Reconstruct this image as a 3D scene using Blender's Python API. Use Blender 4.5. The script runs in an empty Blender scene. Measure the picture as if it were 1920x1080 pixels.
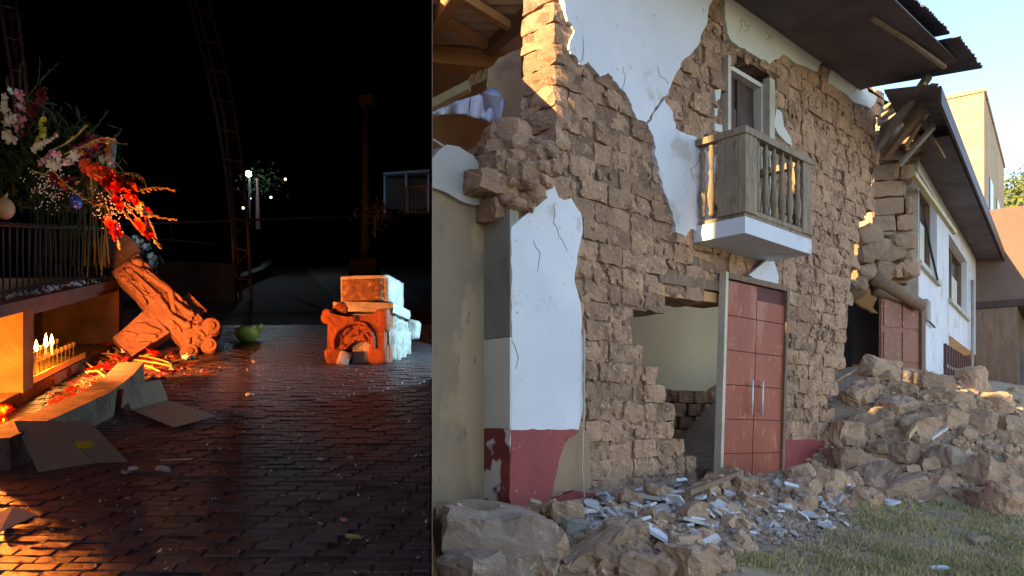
import bpy, bmesh, math, random
from mathutils import Vector, Matrix, noise
R = math.radians
sc = bpy.context.scene
COL = sc.collection
# ------------------------------------------------------------------ camera, world, sun, exposure
EYE = .70          # camera height; its horizon is photograph row 800, focal length 1500 photograph pixels
FP = 1500.0
cam = bpy.data.objects.new('camera', bpy.data.cameras.new('camera'))
COL.objects.link(cam)
cam.location = (0, 0, EYE); cam.rotation_euler = (R(90), 0, 0)
cam.data.sensor_width = 36; cam.data.lens = 36*FP/1920
cam.data.shift_y = (800-540)/1920
cam.data.clip_start = .05; cam.data.clip_end = 1500
sc.camera = cam
sc.view_settings.view_transform = 'Standard'; sc.view_settings.look = 'None'
sc.view_settings.gamma = 1; sc.view_settings.use_curve_mapping = False
sc.view_settings.exposure = 2.2
sc.view_settings.use_white_balance = True; sc.view_settings.white_balance_temperature = 7700; sc.view_settings.white_balance_tint = 12
w = bpy.data.worlds.new('World'); sc.world = w; w.use_nodes = True
SUN = Vector((-.745, -.665, .42)).normalized()        # towards the sun
nt = w.node_tree; bg = nt.nodes['Background']
sky = nt.nodes.new('ShaderNodeTexSky'); sky.sky_type = 'NISHITA'; sky.sun_disc = False
sky.sun_elevation = math.asin(SUN.z); sky.sun_rotation = math.atan2(SUN.x, SUN.y)
sky.altitude = 2500; sky.air_density = 1.0; sky.dust_density = 0; sky.ozone_density = 3
nt.links.new(sky.outputs[0], bg.inputs[0]); bg.inputs[1].default_value = .13
sun = bpy.data.objects.new('sun', bpy.data.lights.new('sun', 'SUN')); COL.objects.link(sun)
sun.data.energy = 3.6; sun.data.angle = R(.5); sun.data.color = (1, .78, .42)
sun.rotation_euler = SUN.to_track_quat('Z', 'Y').to_euler()
sc.cycles.use_denoising = True
sc.cycles.max_bounces = 8; sc.cycles.sample_clamp_indirect = 6

# ------------------------------------------------------------------ helpers
random.seed(7)
U = random.uniform
def ray(px, py): return Vector(((px-960)/FP, 1, (800-py)/FP))
def at(px, py, Y): return Vector((0, 0, EYE)) + ray(px, py)*Y
ND0, NSL = -.80, .247                                  # the night plaza: 1.5 m under the eye at the camera, rising uphill
def zn(y): return ND0 + NSL*y
def ng(px, py, h=0):                                   # a spot on (or h above) the night plaza
    r = ray(px, py); Y = (EYE-ND0-h)/(NSL-r.z); return Vector((r.x*Y, Y, EYE+r.z*Y))
class Frame:                                           # upright plane: local x along it, local y into the wall, z up
    def __init__(s, ox, oy, ang): s.o = Vector((ox, oy, 0)); s.a = ang; s.M = Matrix.Translation(s.o) @ Matrix.Rotation(ang, 4, 'Z')
    def hit(s, px, py, d=0):
        r = ray(px, py); n = Vector((-math.sin(s.a), math.cos(s.a), 0))
        t = (d + s.o.dot(n))/r.dot(n); q = Vector((0, 0, EYE)) + r*t - s.o
        return (q.x*math.cos(s.a)+q.y*math.sin(s.a), q.z)
def inside(p, poly):
    x, y = p; c = False; j = len(poly)-1
    for i in range(len(poly)):
        xi, yi = poly[i]; xj, yj = poly[j]
        if (yi > y) != (yj > y) and x < (xj-xi)*(y-yi)/(yj-yi)+xi: c = not c
        j = i
    return c
def jag(pts, step, amp, seed=0):
    out = []; rr = random.Random(seed)
    for i, p in enumerate(pts):
        q = pts[(i+1) % len(pts)]; dx, dy = q[0]-p[0], q[1]-p[1]; L = math.hypot(dx, dy)
        n = max(1, int(L/step)); out.append(p)
        for k in range(1, n):
            t = k/n + rr.uniform(-.2, .2)/n; o = rr.uniform(-amp, amp)
            out.append((p[0]+dx*t-dy/L*o, p[1]+dy*t+dx/L*o))
    return out
def tag(o, label=None, cat=None, group=None, kind=None):
    if label: o['label'] = label
    if cat: o['category'] = cat
    if group: o['group'] = group
    if kind: o['kind'] = kind
    return o
def thing(name, loc, label, cat, group=None, rz=0):
    o = bpy.data.objects.new(name, None); COL.objects.link(o); o.location = loc; o.rotation_euler = (0, 0, rz)
    o.empty_display_size = .1
    return tag(o, label, cat, group)
def linkm(name, me, mat, parent=None, smooth=False):
    if mat:
        me.materials.clear(); me.materials.append(mat)
    if smooth: me.polygons.foreach_set('use_smooth', [True]*len(me.polygons))
    o = bpy.data.objects.new(name, me); COL.objects.link(o); o.parent = parent
    return o
def wm(root):                                          # matrix of an unparented empty
    return Matrix.Translation(root.location) @ root.rotation_euler.to_matrix().to_4x4()
class MB:
    def __init__(s): s.v = []; s.f = []
    def add(s, vs, fs):
        b = len(s.v); s.v += [tuple(v) for v in vs]; s.f += [tuple(i+b for i in f) for f in fs]; return s
    def box(s, a, b, M=None, tilt=None):
        (x0, y0, z0), (x1, y1, z1) = a, b
        vs = [Vector(p) for p in ((x0,y0,z0),(x1,y0,z0),(x1,y1,z0),(x0,y1,z0),(x0,y0,z1),(x1,y0,z1),(x1,y1,z1),(x0,y1,z1))]
        if M: vs = [M @ p for p in vs]
        return s.add(vs, [(3,2,1,0),(4,5,6,7),(0,1,5,4),(1,2,6,5),(2,3,7,6),(3,0,4,7)])
    def hexa(s, p):                                    # eight corners, bottom ring then top ring
        return s.add(p, [(3,2,1,0),(4,5,6,7),(0,1,5,4),(1,2,6,5),(2,3,7,6),(3,0,4,7)])
    def tube(s, pts, r, n=6, cap=True):
        pts = [Vector(p) for p in pts]; rs = r if isinstance(r, (list, tuple)) else [r]*len(pts)
        rings = []; up = None
        for i, p in enumerate(pts):
            d = (pts[min(i+1, len(pts)-1)]-pts[max(i-1, 0)])
            d = d.normalized() if d.length > 1e-7 else Vector((0, 0, 1))
            if up is None: up = d.orthogonal().normalized()
            else:
                up = up - d*up.dot(d)
                up = up.normalized() if up.length > 1e-6 else d.orthogonal().normalized()
            w_ = d.cross(up); b = len(s.v)
            for k in range(n):
                a = 2*math.pi*k/n; s.v.append(tuple(p+(up*math.cos(a)+w_*math.sin(a))*rs[i]))
            rings.append(b)
        for i in range(len(rings)-1):
            a, b = rings[i], rings[i+1]
            for k in range(n): s.f.append((a+k, a+(k+1) % n, b+(k+1) % n, b+k))
        if cap: s.f.append(tuple(rings[0]+k for k in reversed(range(n)))); s.f.append(tuple(rings[-1]+k for k in range(n)))
        return s
    def prism(s, out, y0, y1):                         # outline in (x, z), extruded along y
        n = len(out)
        return s.add([(x, y0, z) for x, z in out]+[(x, y1, z) for x, z in out],
                     [tuple(range(n)), tuple(range(2*n-1, n-1, -1))]+[((i+1) % n, i, n+i, n+(i+1) % n) for i in range(n)])
    def ell(s, c, rx, ry, rz, n=8, m=6, M=None):
        b = []
        for j in range(1, m):
            t = math.pi*j/m
            for i in range(n):
                a = 2*math.pi*i/n; b.append(Vector((rx*math.sin(t)*math.cos(a), ry*math.sin(t)*math.sin(a), rz*math.cos(t))))
        b += [Vector((0, 0, rz)), Vector((0, 0, -rz))]
        if M: b = [M @ p for p in b]
        b = [p+Vector(c) for p in b]; f = []
        for j in range(m-2):
            for i in range(n): f.append((j*n+i, (j+1)*n+i, (j+1)*n+(i+1) % n, j*n+(i+1) % n))
        T, B = (m-1)*n, (m-1)*n+1
        for i in range(n): f.append((T, i, (i+1) % n)); f.append((B, (m-2)*n+(i+1) % n, (m-2)*n+i))
        return s.add(b, f)
    def mesh(s, name, clip=None, fix=True):
        me = bpy.data.meshes.new(name); me.from_pydata(s.v, [], s.f)
        if fix or clip:
            bm = bmesh.new(); bm.from_mesh(me)
            if clip: do_clip(bm, clip)
            big = [f for f in bm.faces if len(f.verts) > 4]
            if big: bmesh.ops.triangulate(bm, faces=big)
            bmesh.ops.recalc_face_normals(bm, faces=bm.faces); bm.to_mesh(me); bm.free()
        return me
    def build(s, name, mat, parent=None, smooth=False, world=False, clip=None):
        if world and parent is not None:
            I = wm(parent).inverted(); s.v = [tuple(I @ Vector(v)) for v in s.v]
        if clip and parent is not None:
            W = wm(parent); s.v = [tuple(W @ Vector(v)) for v in s.v]
            me = s.mesh(name, clip); me.transform(W.inverted())
        else: me = s.mesh(name, clip)
        return linkm(name, me, mat, parent, smooth)
def do_clip(bm, side):                                 # things built up to the added divider end at it
    n = Vector((1, .1, 0)).normalized()
    co, no = (Vector((.001, 0, 0)), -n) if side == 'day' else (Vector((-.006, 0, 0)), n)
    bmesh.ops.bisect_plane(bm, geom=list(bm.verts)+list(bm.edges)+list(bm.faces), plane_co=co, plane_no=no, clear_outer=True)
    ed = [e for e in bm.edges if e.is_boundary]
    if ed:
        try: bmesh.ops.holes_fill(bm, edges=ed, sides=0)
        except Exception: pass
def rough(size, seed, sub=3, amp=.02, rnd=.12):        # a worn lump of adobe or stone
    sx, sy, sz = size; bm = bmesh.new(); bmesh.ops.create_cube(bm, size=1)
    bmesh.ops.subdivide_edges(bm, edges=bm.edges, cuts=sub, use_grid_fill=True)
    off = Vector((seed*7.31, seed*3.17, seed*1.93))
    for v in bm.verts:
        c = v.co.copy(); m = sorted((abs(c.x), abs(c.y), abs(c.z)))
        k = 1 - rnd*(max(0, m[2]*2-.2)*max(0, m[1]*2-.4))*.5 - rnd*m[0]*m[1]*m[2]*4
        p = Vector((c.x*sx, c.y*sy, c.z*sz))*k
        nv = noise.noise_vector(p*(1.6/max(.12, min(size)))+off)
        n2 = noise.noise_vector(p*(5/max(.12, min(size)))+off)
        n3 = noise.noise_vector(p*(14/max(.12, min(size)))+off) if sub > 4 else Vector()
        v.co = p + nv*amp + n2*amp*.45 + n3*amp*.28
    me = bpy.data.meshes.new('rough'); bm.to_mesh(me); bm.free(); return me
def chunk(size, seed, n=14, amp=.5):                   # an angular broken piece: hull of random points
    rr = random.Random(seed); bm = bmesh.new()
    for _ in range(n):
        v = Vector((rr.uniform(-1, 1), rr.uniform(-1, 1), rr.uniform(-1, 1)))
        m = max(abs(v.x), abs(v.y), abs(v.z)); v = v/m*(1-rr.uniform(0, .3)*amp)
        bm.verts.new((v.x*size[0]/2, v.y*size[1]/2, v.z*size[2]/2))
    r = bmesh.ops.convex_hull(bm, input=bm.verts)
    bmesh.ops.delete(bm, geom=[g for g in r['geom_interior'] if isinstance(g, bmesh.types.BMVert)], context='VERTS')
    me = bpy.data.meshes.new('chunk'); bm.to_mesh(me); bm.free(); return me

# ------------------------------------------------------------------ materials
MATS = {}
def mat(name, c1, c2=None, scale=3, rough_=.9, bump=.3, bscale=40, fleck=None, fscale=60, fth=.62, rnd=0, metal=0, dist=.02, spec=.3, stretch=None, emit=None, c3=None, c3scale=1.2, c3th=.55, obj=False):
    m = bpy.data.materials.new(name); m.use_nodes = True; n = m.node_tree.nodes; l = m.node_tree.links
    b = n['Principled BSDF']; b.inputs['Roughness'].default_value = rough_; b.inputs['Metallic'].default_value = metal
    b.inputs['Specular IOR Level'].default_value = spec
    if obj: g = n.new('ShaderNodeTexCoord'); pos = g.outputs['Object']
    else: g = n.new('ShaderNodeNewGeometry'); pos = g.outputs['Position']
    if stretch:
        mp = n.new('ShaderNodeMapping'); mp.inputs['Scale'].default_value = stretch; l.new(pos, mp.inputs['Vector']); pos = mp.outputs[0]
    def nz(s, det=6, ro=.6):
        t = n.new('ShaderNodeTexNoise'); t.inputs['Scale'].default_value = s; t.inputs['Detail'].default_value = det
        t.inputs['Roughness'].default_value = ro; l.new(pos, t.inputs['Vector']); return t.outputs['Fac']
    def ramp(f, a, b_):
        t = n.new('ShaderNodeMapRange'); t.inputs['From Min'].default_value = a; t.inputs['From Max'].default_value = b_; l.new(f, t.inputs['Value']); return t.outputs[0]
    def mix(f, a, b_):
        t = n.new('ShaderNodeMix'); t.data_type = 'RGBA'; l.new(f, t.inputs[0])
        for k, q in ((6, a), (7, b_)):
            if isinstance(q, tuple): t.inputs[k].default_value = (*q, 1)
            else: l.new(q, t.inputs[k])
        return t.outputs[2]
    c2 = c2 or tuple(x*.7 for x in c1)
    col = mix(ramp(nz(scale), .35, .65), c1, c2)
    if c3: col = mix(ramp(nz(c3scale, 8, .65), c3th, c3th+.05), col, c3)
    if fleck: col = mix(ramp(nz(fscale, 2, .5), fth, fth+.06), col, fleck)
    if rnd:
        oi = n.new('ShaderNodeObjectInfo'); h = n.new('ShaderNodeHueSaturation'); l.new(col, h.inputs['Color'])
        mr = n.new('ShaderNodeMapRange'); mr.inputs['To Min'].default_value = 1-rnd; mr.inputs['To Max'].default_value = 1+rnd
        l.new(oi.outputs['Random'], mr.inputs['Value']); l.new(mr.outputs[0], h.inputs['Value']); col = h.outputs[0]
    l.new(col, b.inputs['Base Color'])
    if bump:
        bp = n.new('ShaderNodeBump'); bp.inputs['Strength'].default_value = bump; bp.inputs['Distance'].default_value = dist
        l.new(nz(bscale, 8, .7), bp.inputs['Height']); l.new(bp.outputs[0], b.inputs['Normal'])
    if emit:
        b.inputs['Emission Color'].default_value = (*emit[0], 1); b.inputs['Emission Strength'].default_value = emit[1]
    MATS[name] = m; return m
mat('adobe', (.49,.295,.185), (.35,.20,.13), 4, .95, 1, 26, (.54,.37,.24), 26, .60, .24, dist=.035, c3=(.24,.14,.09), c3scale=5, c3th=.55)
mat('adobe_mortar', (.27,.16,.105), (.18,.105,.07), 6, .95, .9, 30, (.5,.38,.27), 60, .63, dist=.03)
mat('rubble_adobe', (.45,.29,.19), (.33,.21,.135), 2.5, .95, .9, 20, (.54,.42,.30), 38, .62, .2, dist=.02)
mat('rubble_gray', (.38,.28,.21), (.29,.205,.15), 4, .95, 1, 18, (.43,.34,.27), 24, .60, .1, dist=.03)
mat('soil', (.37,.27,.175), (.29,.205,.13), 1.6, .97, .8, 26, (.48,.40,.30), 45, .62, dist=.02, c3=(.26,.20,.12), c3scale=1.1, c3th=.56)
mat('plaster', (.66,.665,.70), (.58,.59,.63), 1.3, .85, .3, 14, (.42,.38,.34), 16, .70, dist=.006, c3=(.50,.475,.45), c3scale=1.6, c3th=.585)
mat('plaster_warm', (.62,.60,.54), (.54,.52,.47), 1.5, .85, .3, 30, (.44,.38,.30), 16, .70, dist=.008)
mat('plaster_shard', (.52,.50,.48), (.42,.40,.39), 4, .9, .4, 30, (.36,.27,.21), 18, .60, .2, dist=.008)
mat('red_dado', (.30,.055,.05), (.25,.045,.042), 3, .7, .3, 26, (.55,.42,.38), 34, .70, dist=.006)
mat('peeling_red', (.24,.05,.045), (.2,.04,.04), 3, .8, .5, 26, (.62,.58,.52), 5, .52, dist=.01)
mat('mud_render', (.34,.22,.135), (.29,.18,.11), 2, .92, .4, 24, (.42,.30,.2), 30, .66, dist=.01)
mat('cement', (.29,.20,.13), (.20,.145,.10), 1.2, .9, .5, 20, (.19,.155,.12), 9, .64, dist=.012, c3=(.36,.25,.15), c3scale=.9, c3th=.52, stretch=(1,1,.45))
mat('cement_green', (.28,.27,.22), (.21,.20,.165), 3, .9, .5, 20, (.16,.15,.12), 12, .62, dist=.01, stretch=(1,1,.3))
mat('cement_gray', (.36,.34,.32), (.30,.285,.27), 2, .9, .4, 22, dist=.01)
mat('door_red', (.35,.070,.030), (.27,.048,.023), 2, .6, .2, 40, (.40,.16,.10), 26, .64, dist=.003, stretch=(1,1,.35), spec=.35, c3=(.37,.12,.07), c3scale=2.2, c3th=.56)
mat('cream_edge', (.62,.54,.42), (.48,.40,.30), 4, .8, .3, 20)
mat('brown_red_door', (.34,.15,.10), (.27,.115,.08), 2, .8, .4, 20, (.4,.25,.18), 20, .62, dist=.006)
mat('door_groove', (.12,.03,.022), None, 3, .7, 0)
mat('chrome', (.7,.66,.6), (.6,.56,.5), 3, .5, 0, metal=.3)
mat('dull_rail', (.12,.11,.11), None, 3, .6, 0)
mat('crack', (.10,.085,.075), None, 3, 1, 0)
mat('old_wood', (.33,.24,.16), (.21,.15,.10), 5, .85, .5, 18, (.14,.11,.085), 14, .60, dist=.01, stretch=(3,3,.5))
mat('dark_wood', (.085,.045,.035), (.055,.03,.025), 4, .6, .3, 20, dist=.006, stretch=(2,2,.4))
mat('brown_wood', (.24,.15,.10), (.17,.105,.07), 4, .8, .5, 20, (.30,.2,.13), 16, .62, dist=.01, stretch=(3,3,.4))
mat('pale_wood', (.62,.50,.30), (.52,.40,.22), 5, .8, .3, 20, dist=.006)  # pale yellow stands in for sun on the heap timbers
mat('orange_wood', (.62,.33,.15), (.50,.26,.12), 5, .8, .4, 20, dist=.008)  # on the upper room timbers this warm tone stands in for sunlight
mat('gray_wood', (.36,.32,.28), (.26,.23,.20), 5, .85, .4, 20, dist=.008)
mat('white_trim', (.55,.49,.41), (.40,.34,.27), 3, .7, .3, 20, (.4,.33,.26), 14, .66, dist=.006)
mat('sun_tint_tin', (.80,.64,.48), (.66,.5,.36), 4, .55, .3, 20, metal=.2, dist=.005, rnd=.1)  # sunlight on the room's tin is put into this warm colour
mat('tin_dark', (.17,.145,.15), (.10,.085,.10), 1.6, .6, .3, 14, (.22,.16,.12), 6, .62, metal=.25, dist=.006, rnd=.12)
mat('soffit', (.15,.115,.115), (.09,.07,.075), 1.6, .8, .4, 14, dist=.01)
mat('sun_tint_wall', (.85,.60,.38), (.76,.50,.32), 1.5, .9, .4, 20, (.34,.2,.12), 8, .64, dist=.01)  # peach tone replaces the sunlight that cannot reach this wall
mat('cream_wall', (.78,.70,.48), (.72,.63,.42), 1, .9, .2, 20, dist=.005)
mat('lace', (.60,.62,.75), (.48,.50,.66), 7, .8, .3, 60, dist=.004)
mat('cable', (.55,.45,.38), None, 3, .6, 0)
mat('yellow_brick', (.52,.37,.22), (.44,.30,.17), 1, .9, .4, 8, (.34,.22,.13), 3, .62, dist=.02)
mat('brown_house', (.20,.125,.095), (.15,.095,.075), 1, .9, .4, 10, dist=.01)
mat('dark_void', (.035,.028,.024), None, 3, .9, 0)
mat('glass_dark', (.05,.055,.06), (.03,.03,.035), 2, .15, 0, spec=.6)
mat('iron_red', (.12,.05,.045), (.09,.04,.035), 4, .6, .1, 40)
mat('hill', (.42,.30,.17), (.30,.22,.12), .08, .95, .4, .6, (.12,.13,.05), .25, .56, dist=.3)
mat('bush_leaf', (.16,.17,.035), (.09,.11,.025), .6, .8, 0)
mat('grass_green', (.22,.22,.085), (.44,.35,.19), 1.1, .85, 0)
mat('grass_dry', (.44,.35,.19), (.32,.27,.13), 3, .9, 0)
mat('bottle_plastic', (.6,.68,.78), None, 3, .3, 0)
mat('post_paint', (.016,.016,.016), (.010,.010,.010), 2, .9, .3, 20)
mat('wall_dark', (.05,.03,.025), (.03,.02,.018), 2, .9, .3, 20)
# night
mat('night_black', (.0, .0, .0), (.0, .0, .0), 1, 1, 0, spec=0)
mat('seam_divider_day', (.34,.24,.17), (.28,.19,.13), 1.5, .95, .5, 20, (.4,.3,.22), 30, .64, dist=.02)
mat('paver', (.090,.072,.082), (.048,.042,.052), 3, .42, .6, 34, (.24,.17,.14), 60, .68, .35, dist=.01, spec=.5)
mat('paver_bed', (.035,.025,.022), (.02,.015,.014), 8, .9, .6, 40, dist=.01)
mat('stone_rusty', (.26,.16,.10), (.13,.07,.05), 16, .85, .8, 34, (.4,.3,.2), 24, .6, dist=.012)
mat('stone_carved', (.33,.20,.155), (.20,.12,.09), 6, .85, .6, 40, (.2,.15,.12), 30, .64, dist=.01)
mat('stone_lit_white', (.42,.45,.43), (.28,.32,.31), 7, .85, .6, 40, (.22,.24,.22), 30, .62, dist=.01)  # pale tone puts the white side light into the stone
mat('stone_lit_orange', (.30,.11,.06), (.17,.06,.035), 6, .85, .5, 40, (.5,.25,.15), 34, .66, dist=.01)  # same stone with the orange candle glow put into its colour
mat('stone_dark', (.12,.11,.11), (.08,.075,.075), 5, .85, .6, 34, (.2,.19,.18), 34, .66, dist=.012)
mat('plinth_dark', (.10,.07,.06), (.06,.045,.04), 4, .7, .5, 30, (.2,.15,.12), 34, .7, dist=.01)
mat('niche_wall', (.20,.11,.06), (.09,.05,.03), 3, .9, .9, 16, dist=.03)
mat('curb_stone', (.20,.14,.10), (.09,.06,.05), 7, .8, .6, 34, (.34,.25,.18), 40, .66, dist=.01)
mat('cardboard', (.34,.28,.21), (.29,.24,.18), 2, .85, .25, 14, (.22,.17,.12), 9, .70, dist=.006)
mat('paper', (.62,.55,.48), (.52,.46,.40), 6, .8, .2, 30, dist=.004)
mat('yellow_label', (.62,.48,.04), (.55,.42,.03), 3, .6, 0)
mat('petal_red', (.60,.02,.02), (.45,.012,.018), 9, .6, .2, 40, dist=.003)
mat('petal_orange', (.75,.12,.05), (.62,.06,.03), 9, .6, .2, 40, dist=.003)
mat('petal_dark', (.16,.01,.02), (.10,.008,.014), 9, .6, .2, 40, dist=.003)
mat('petal_pink', (.70,.36,.42), (.60,.26,.34), 9, .6, .2, 40, dist=.003)
mat('petal_white', (.75,.74,.70), (.62,.62,.60), 9, .6, .2, 40, dist=.003)
mat('petal_purple', (.30,.05,.16), (.20,.03,.11), 9, .6, .2, 40, dist=.003)
mat('petal_yellow', (.45,.46,.06), (.34,.38,.05), 9, .6, .2, 40, dist=.003)
mat('stem_dry', (.52,.42,.16), (.40,.30,.10), 9, .7, 0)
mat('stem_green', (.055,.075,.03), (.03,.045,.018), 9, .7, 0)
mat('leaf_dark', (.03,.05,.02), (.014,.026,.010), 5, .6, 0)
mat('iron', (.035,.032,.032), (.02,.018,.018), 8, .5, .2, 40, metal=.4)
mat('rust_pipe', (.18,.10,.085), (.12,.07,.06), 6, .5, .2, 30, metal=.3)
mat('brass', (.75,.52,.18), (.6,.4,.12), 9, .35, 0, metal=.8)
mat('wax', (.8,.7,.5), None, 4, .5, 0)
mat('flame', (1,.6,.2), None, 3, 1, 0, emit=((1,.50,.13), 26))
mat('bulb', (1,1,1), None, 3, 1, 0, emit=((.62,.82,1), 30))
mat('bulb_small', (1,1,1), None, 3, 1, 0, emit=((1,.85,.6), 3))
mat('blue_glass', (.02,.10,.5), (.02,.07,.4), 5, .3, 0, spec=.6)
mat('vase_glass', (.20,.22,.24), None, 5, .1, 0, spec=.8)
mat('green_melon', (.26,.30,.05), (.18,.22,.04), 9, .5, .2, 30)
mat('tan_gourd', (.36,.26,.16), (.28,.2,.12), 9, .5, .2, 30)
mat('concrete_night', (.09,.08,.075), (.06,.055,.05), 2, .9, .4, 20, dist=.01)
mat('awning_white', (.30,.38,.5), None, 3, .7, 0)
mat('litter', (.6,.58,.58), (.45,.42,.44), 20, .7, 0)
M = MATS
# ------------------------------------------------------------------ the night place: plaza inside an added black shell, left of the divider
def RF(y): return max(1.9, EYE+.5333*y+.06)
k = MB()
def quad(a, b, c, d): k.add([a, b, c, d], [(0, 1, 2, 3)])
ys = [1, 2.14, 7.9, 10.4, 32]; xl = {1: -2.2, 2.14: -3.2, 7.9: -7.4, 10.4: -9, 32: -23}
B0 = -1.5
quad((-2.2,-2.5,B0), (1.8,-2.5,B0), (1.8,-2.5,1.9), (-2.2,-2.5,1.9))
quad((-2.2,-2.5,B0), (-2.2,1,B0), (-2.2,1,1.9), (-2.2,-2.5,1.9))
quad((1.8,-2.5,B0), (1.8,1,B0), (1.8,1,1.9), (1.8,-2.5,1.9))
quad((-2.2,-2.5,1.9), (1.8,-2.5,1.9), (1.8,1,1.9), (-2.2,1,1.9))
quad((-2.2,-2.5,B0), (1.8,-2.5,B0), (1.8,1,B0), (-2.2,1,B0))
for a, b in zip(ys, ys[1:]):
    quad((xl[a],a,B0), (xl[b],b,B0), (xl[b],b,RF(b)), (xl[a],a,RF(a)))
    quad((xl[a],a,RF(a)), (xl[b],b,RF(b)), (-.1*b,b,RF(b)), (-.1*a,a,RF(a)))
    if a == 7.9:
        quad((-.1*a,a,B0), (-.1*b,b,B0), (-.1*b,b,1.2), (-.1*a,a,1.2))
        quad((-.1*a,a,3.15), (-.1*b,b,3.15), (-.1*b,b,RF(b)), (-.1*a,a,RF(a)))
        e = .38
        quad((-.1*a,a,1.2), (e,a,1.2), (e,a,3.15), (-.1*a,a,3.15)); quad((-.1*b,b,1.2), (e,b,1.2), (e,b,3.15), (-.1*b,b,3.15))
        quad((e,a,1.2), (e,b,1.2), (e,b,3.15), (e,a,3.15)); quad((-.1*a,a,1.2), (e,a,1.2), (e,b,1.2), (-.1*b,b,1.2))
        quad((-.1*a,a,3.15), (e,a,3.15), (e,b,3.15), (-.1*b,b,3.15))
    else: quad((-.1*a,a,B0), (-.1*b,b,B0), (-.1*b,b,RF(b)), (-.1*a,a,RF(a)))
quad((-23,32,B0), (-3.2,32,B0), (-3.2,32,RF(32)), (-23,32,RF(32)))
quad((-2.2,1,B0), (-.1,1,B0), (-3.2,32,B0), (-23,32,B0))
tag(linkm('night_shell', k.mesh('night_shell', fix=False), M['night_black']), kind='structure')  # black shell stands in for night sky and blocks daylight
k = MB(); o_ = .02
def dx(y): return -.1*y + o_*(y-1)/31
for a, b in zip(ys, ys[1:]):
    if a == 7.9:
        quad((dx(a),a,B0), (dx(b),b,B0), (dx(b),b,1.19), (dx(a),a,1.19)); quad((dx(a),a,3.16), (dx(b),b,3.16), (dx(b),b,RF(b)), (dx(a),a,RF(a)))
        e = .39; a2, b2 = a-.01, b+.01
        quad((dx(a),a2,1.19), (e,a2,1.19), (e,a2,3.16), (dx(a),a2,3.16)); quad((dx(b),b2,1.19), (e,b2,1.19), (e,b2,3.16), (dx(b),b2,3.16))
        quad((e,a2,1.19), (e,b2,1.19), (e,b2,3.16), (e,a2,3.16)); quad((dx(a),a2,1.19), (e,a2,1.19), (e,b2,1.19), (dx(b),b2,1.19))
        quad((dx(a),a2,3.16), (e,a2,3.16), (e,b2,3.16), (dx(b),b2,3.16))
    else: quad((dx(a),a,B0), (dx(b),b,B0), (dx(b),b,RF(b)), (dx(a),a,RF(a)))
tag(linkm('seam_divider', k.mesh('seam_divider', fix=False), M['seam_divider_day']), kind='structure')  # added divider on the seam, keeps daylight out of the night half

# plaza ground and brick paving
k = MB()
for y in range(1, 32):
    k.add([(-.75*y-2, y, zn(y)-.009), (-.1*y+.0005, y, zn(y)-.009), (-.1*(y+1)+.0005, y+1, zn(y+1)-.009), (-.75*y-2.75, y+1, zn(y+1)-.009)], [(0,1,2,3)])
plaza = thing('plaza_ground', (0, 0, 0), None, None); plaza['kind'] = 'structure'
linkm('plaza_bed', k.mesh('plaza_bed'), M['paver_bed'], plaza)
rr = random.Random(3)
def paver_mesh(seed):
    q = random.Random(seed); a, b, e = .0855, .0400, .006
    j = lambda: q.uniform(-.002, .002)
    k = MB(); k.hexa([(-a+j(),-b+j(),-.03), (a+j(),-b+j(),-.03), (a+j(),b+j(),-.03), (-a+j(),b+j(),-.03), (-a,-b,-.006), (a,-b,-.006), (a,b,-.006), (-a,b,-.006)])
    k.f.pop(1); k.v += [(-a+e+j(),-b+e,j()), (a-e+j(),-b+e,j()), (a-e,b-e+j(),j()), (-a+e,b-e+j(),j())]
    k.f += [(4,5,9,8), (5,6,10,9), (6,7,11,10), (7,4,8,11), (8,9,10,11)]
    return k
PV = [paver_mesh(i) for i in range(8)]; PM = [p.mesh('paver') for p in PV]
for m_ in PM: m_.materials.append(M['paver'])
sl = math.atan(NSL); cnt = 0; far = MB(); row = 0; y = 3.30
while y < 12.5:
    x = -.66*y-.2 + (.0875 if row % 2 else 0); yy = y
    lim = -.1*(yy+.045)-.004
    while x-.07 < lim:
        sx = 1.0
        if x+.0865 > lim: sx = max(.02, (lim-(x-.0855))/.171); x = lim-.0855*sx
        p = (x+rr.uniform(-.003, .003), yy+rr.uniform(-.003, .003), zn(yy)+rr.uniform(-.006, .004))
        e = (sl+rr.uniform(-.015, .015), rr.uniform(-.02, .02), rr.uniform(-.012, .012))
        if cnt < 300:
            o = bpy.data.objects.new('paver', PM[rr.randrange(8)]); COL.objects.link(o); o.parent = plaza; o.location = p; o.rotation_euler = e; o.scale = (sx, 1, 1); cnt += 1
        else:
            from mathutils import Euler
            Q = Matrix.Translation(p) @ Euler(e).to_matrix().to_4x4() @ Matrix.Diagonal((sx, 1, 1, 1)); b = PV[rr.randrange(8)]; far.add([Q @ Vector(v) for v in b.v], b.f)
        if sx < 1: break
        x += .175
    y += .0835; row += 1
tag(far.build('paver_field', M['paver'], plaza), kind='stuff')

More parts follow.
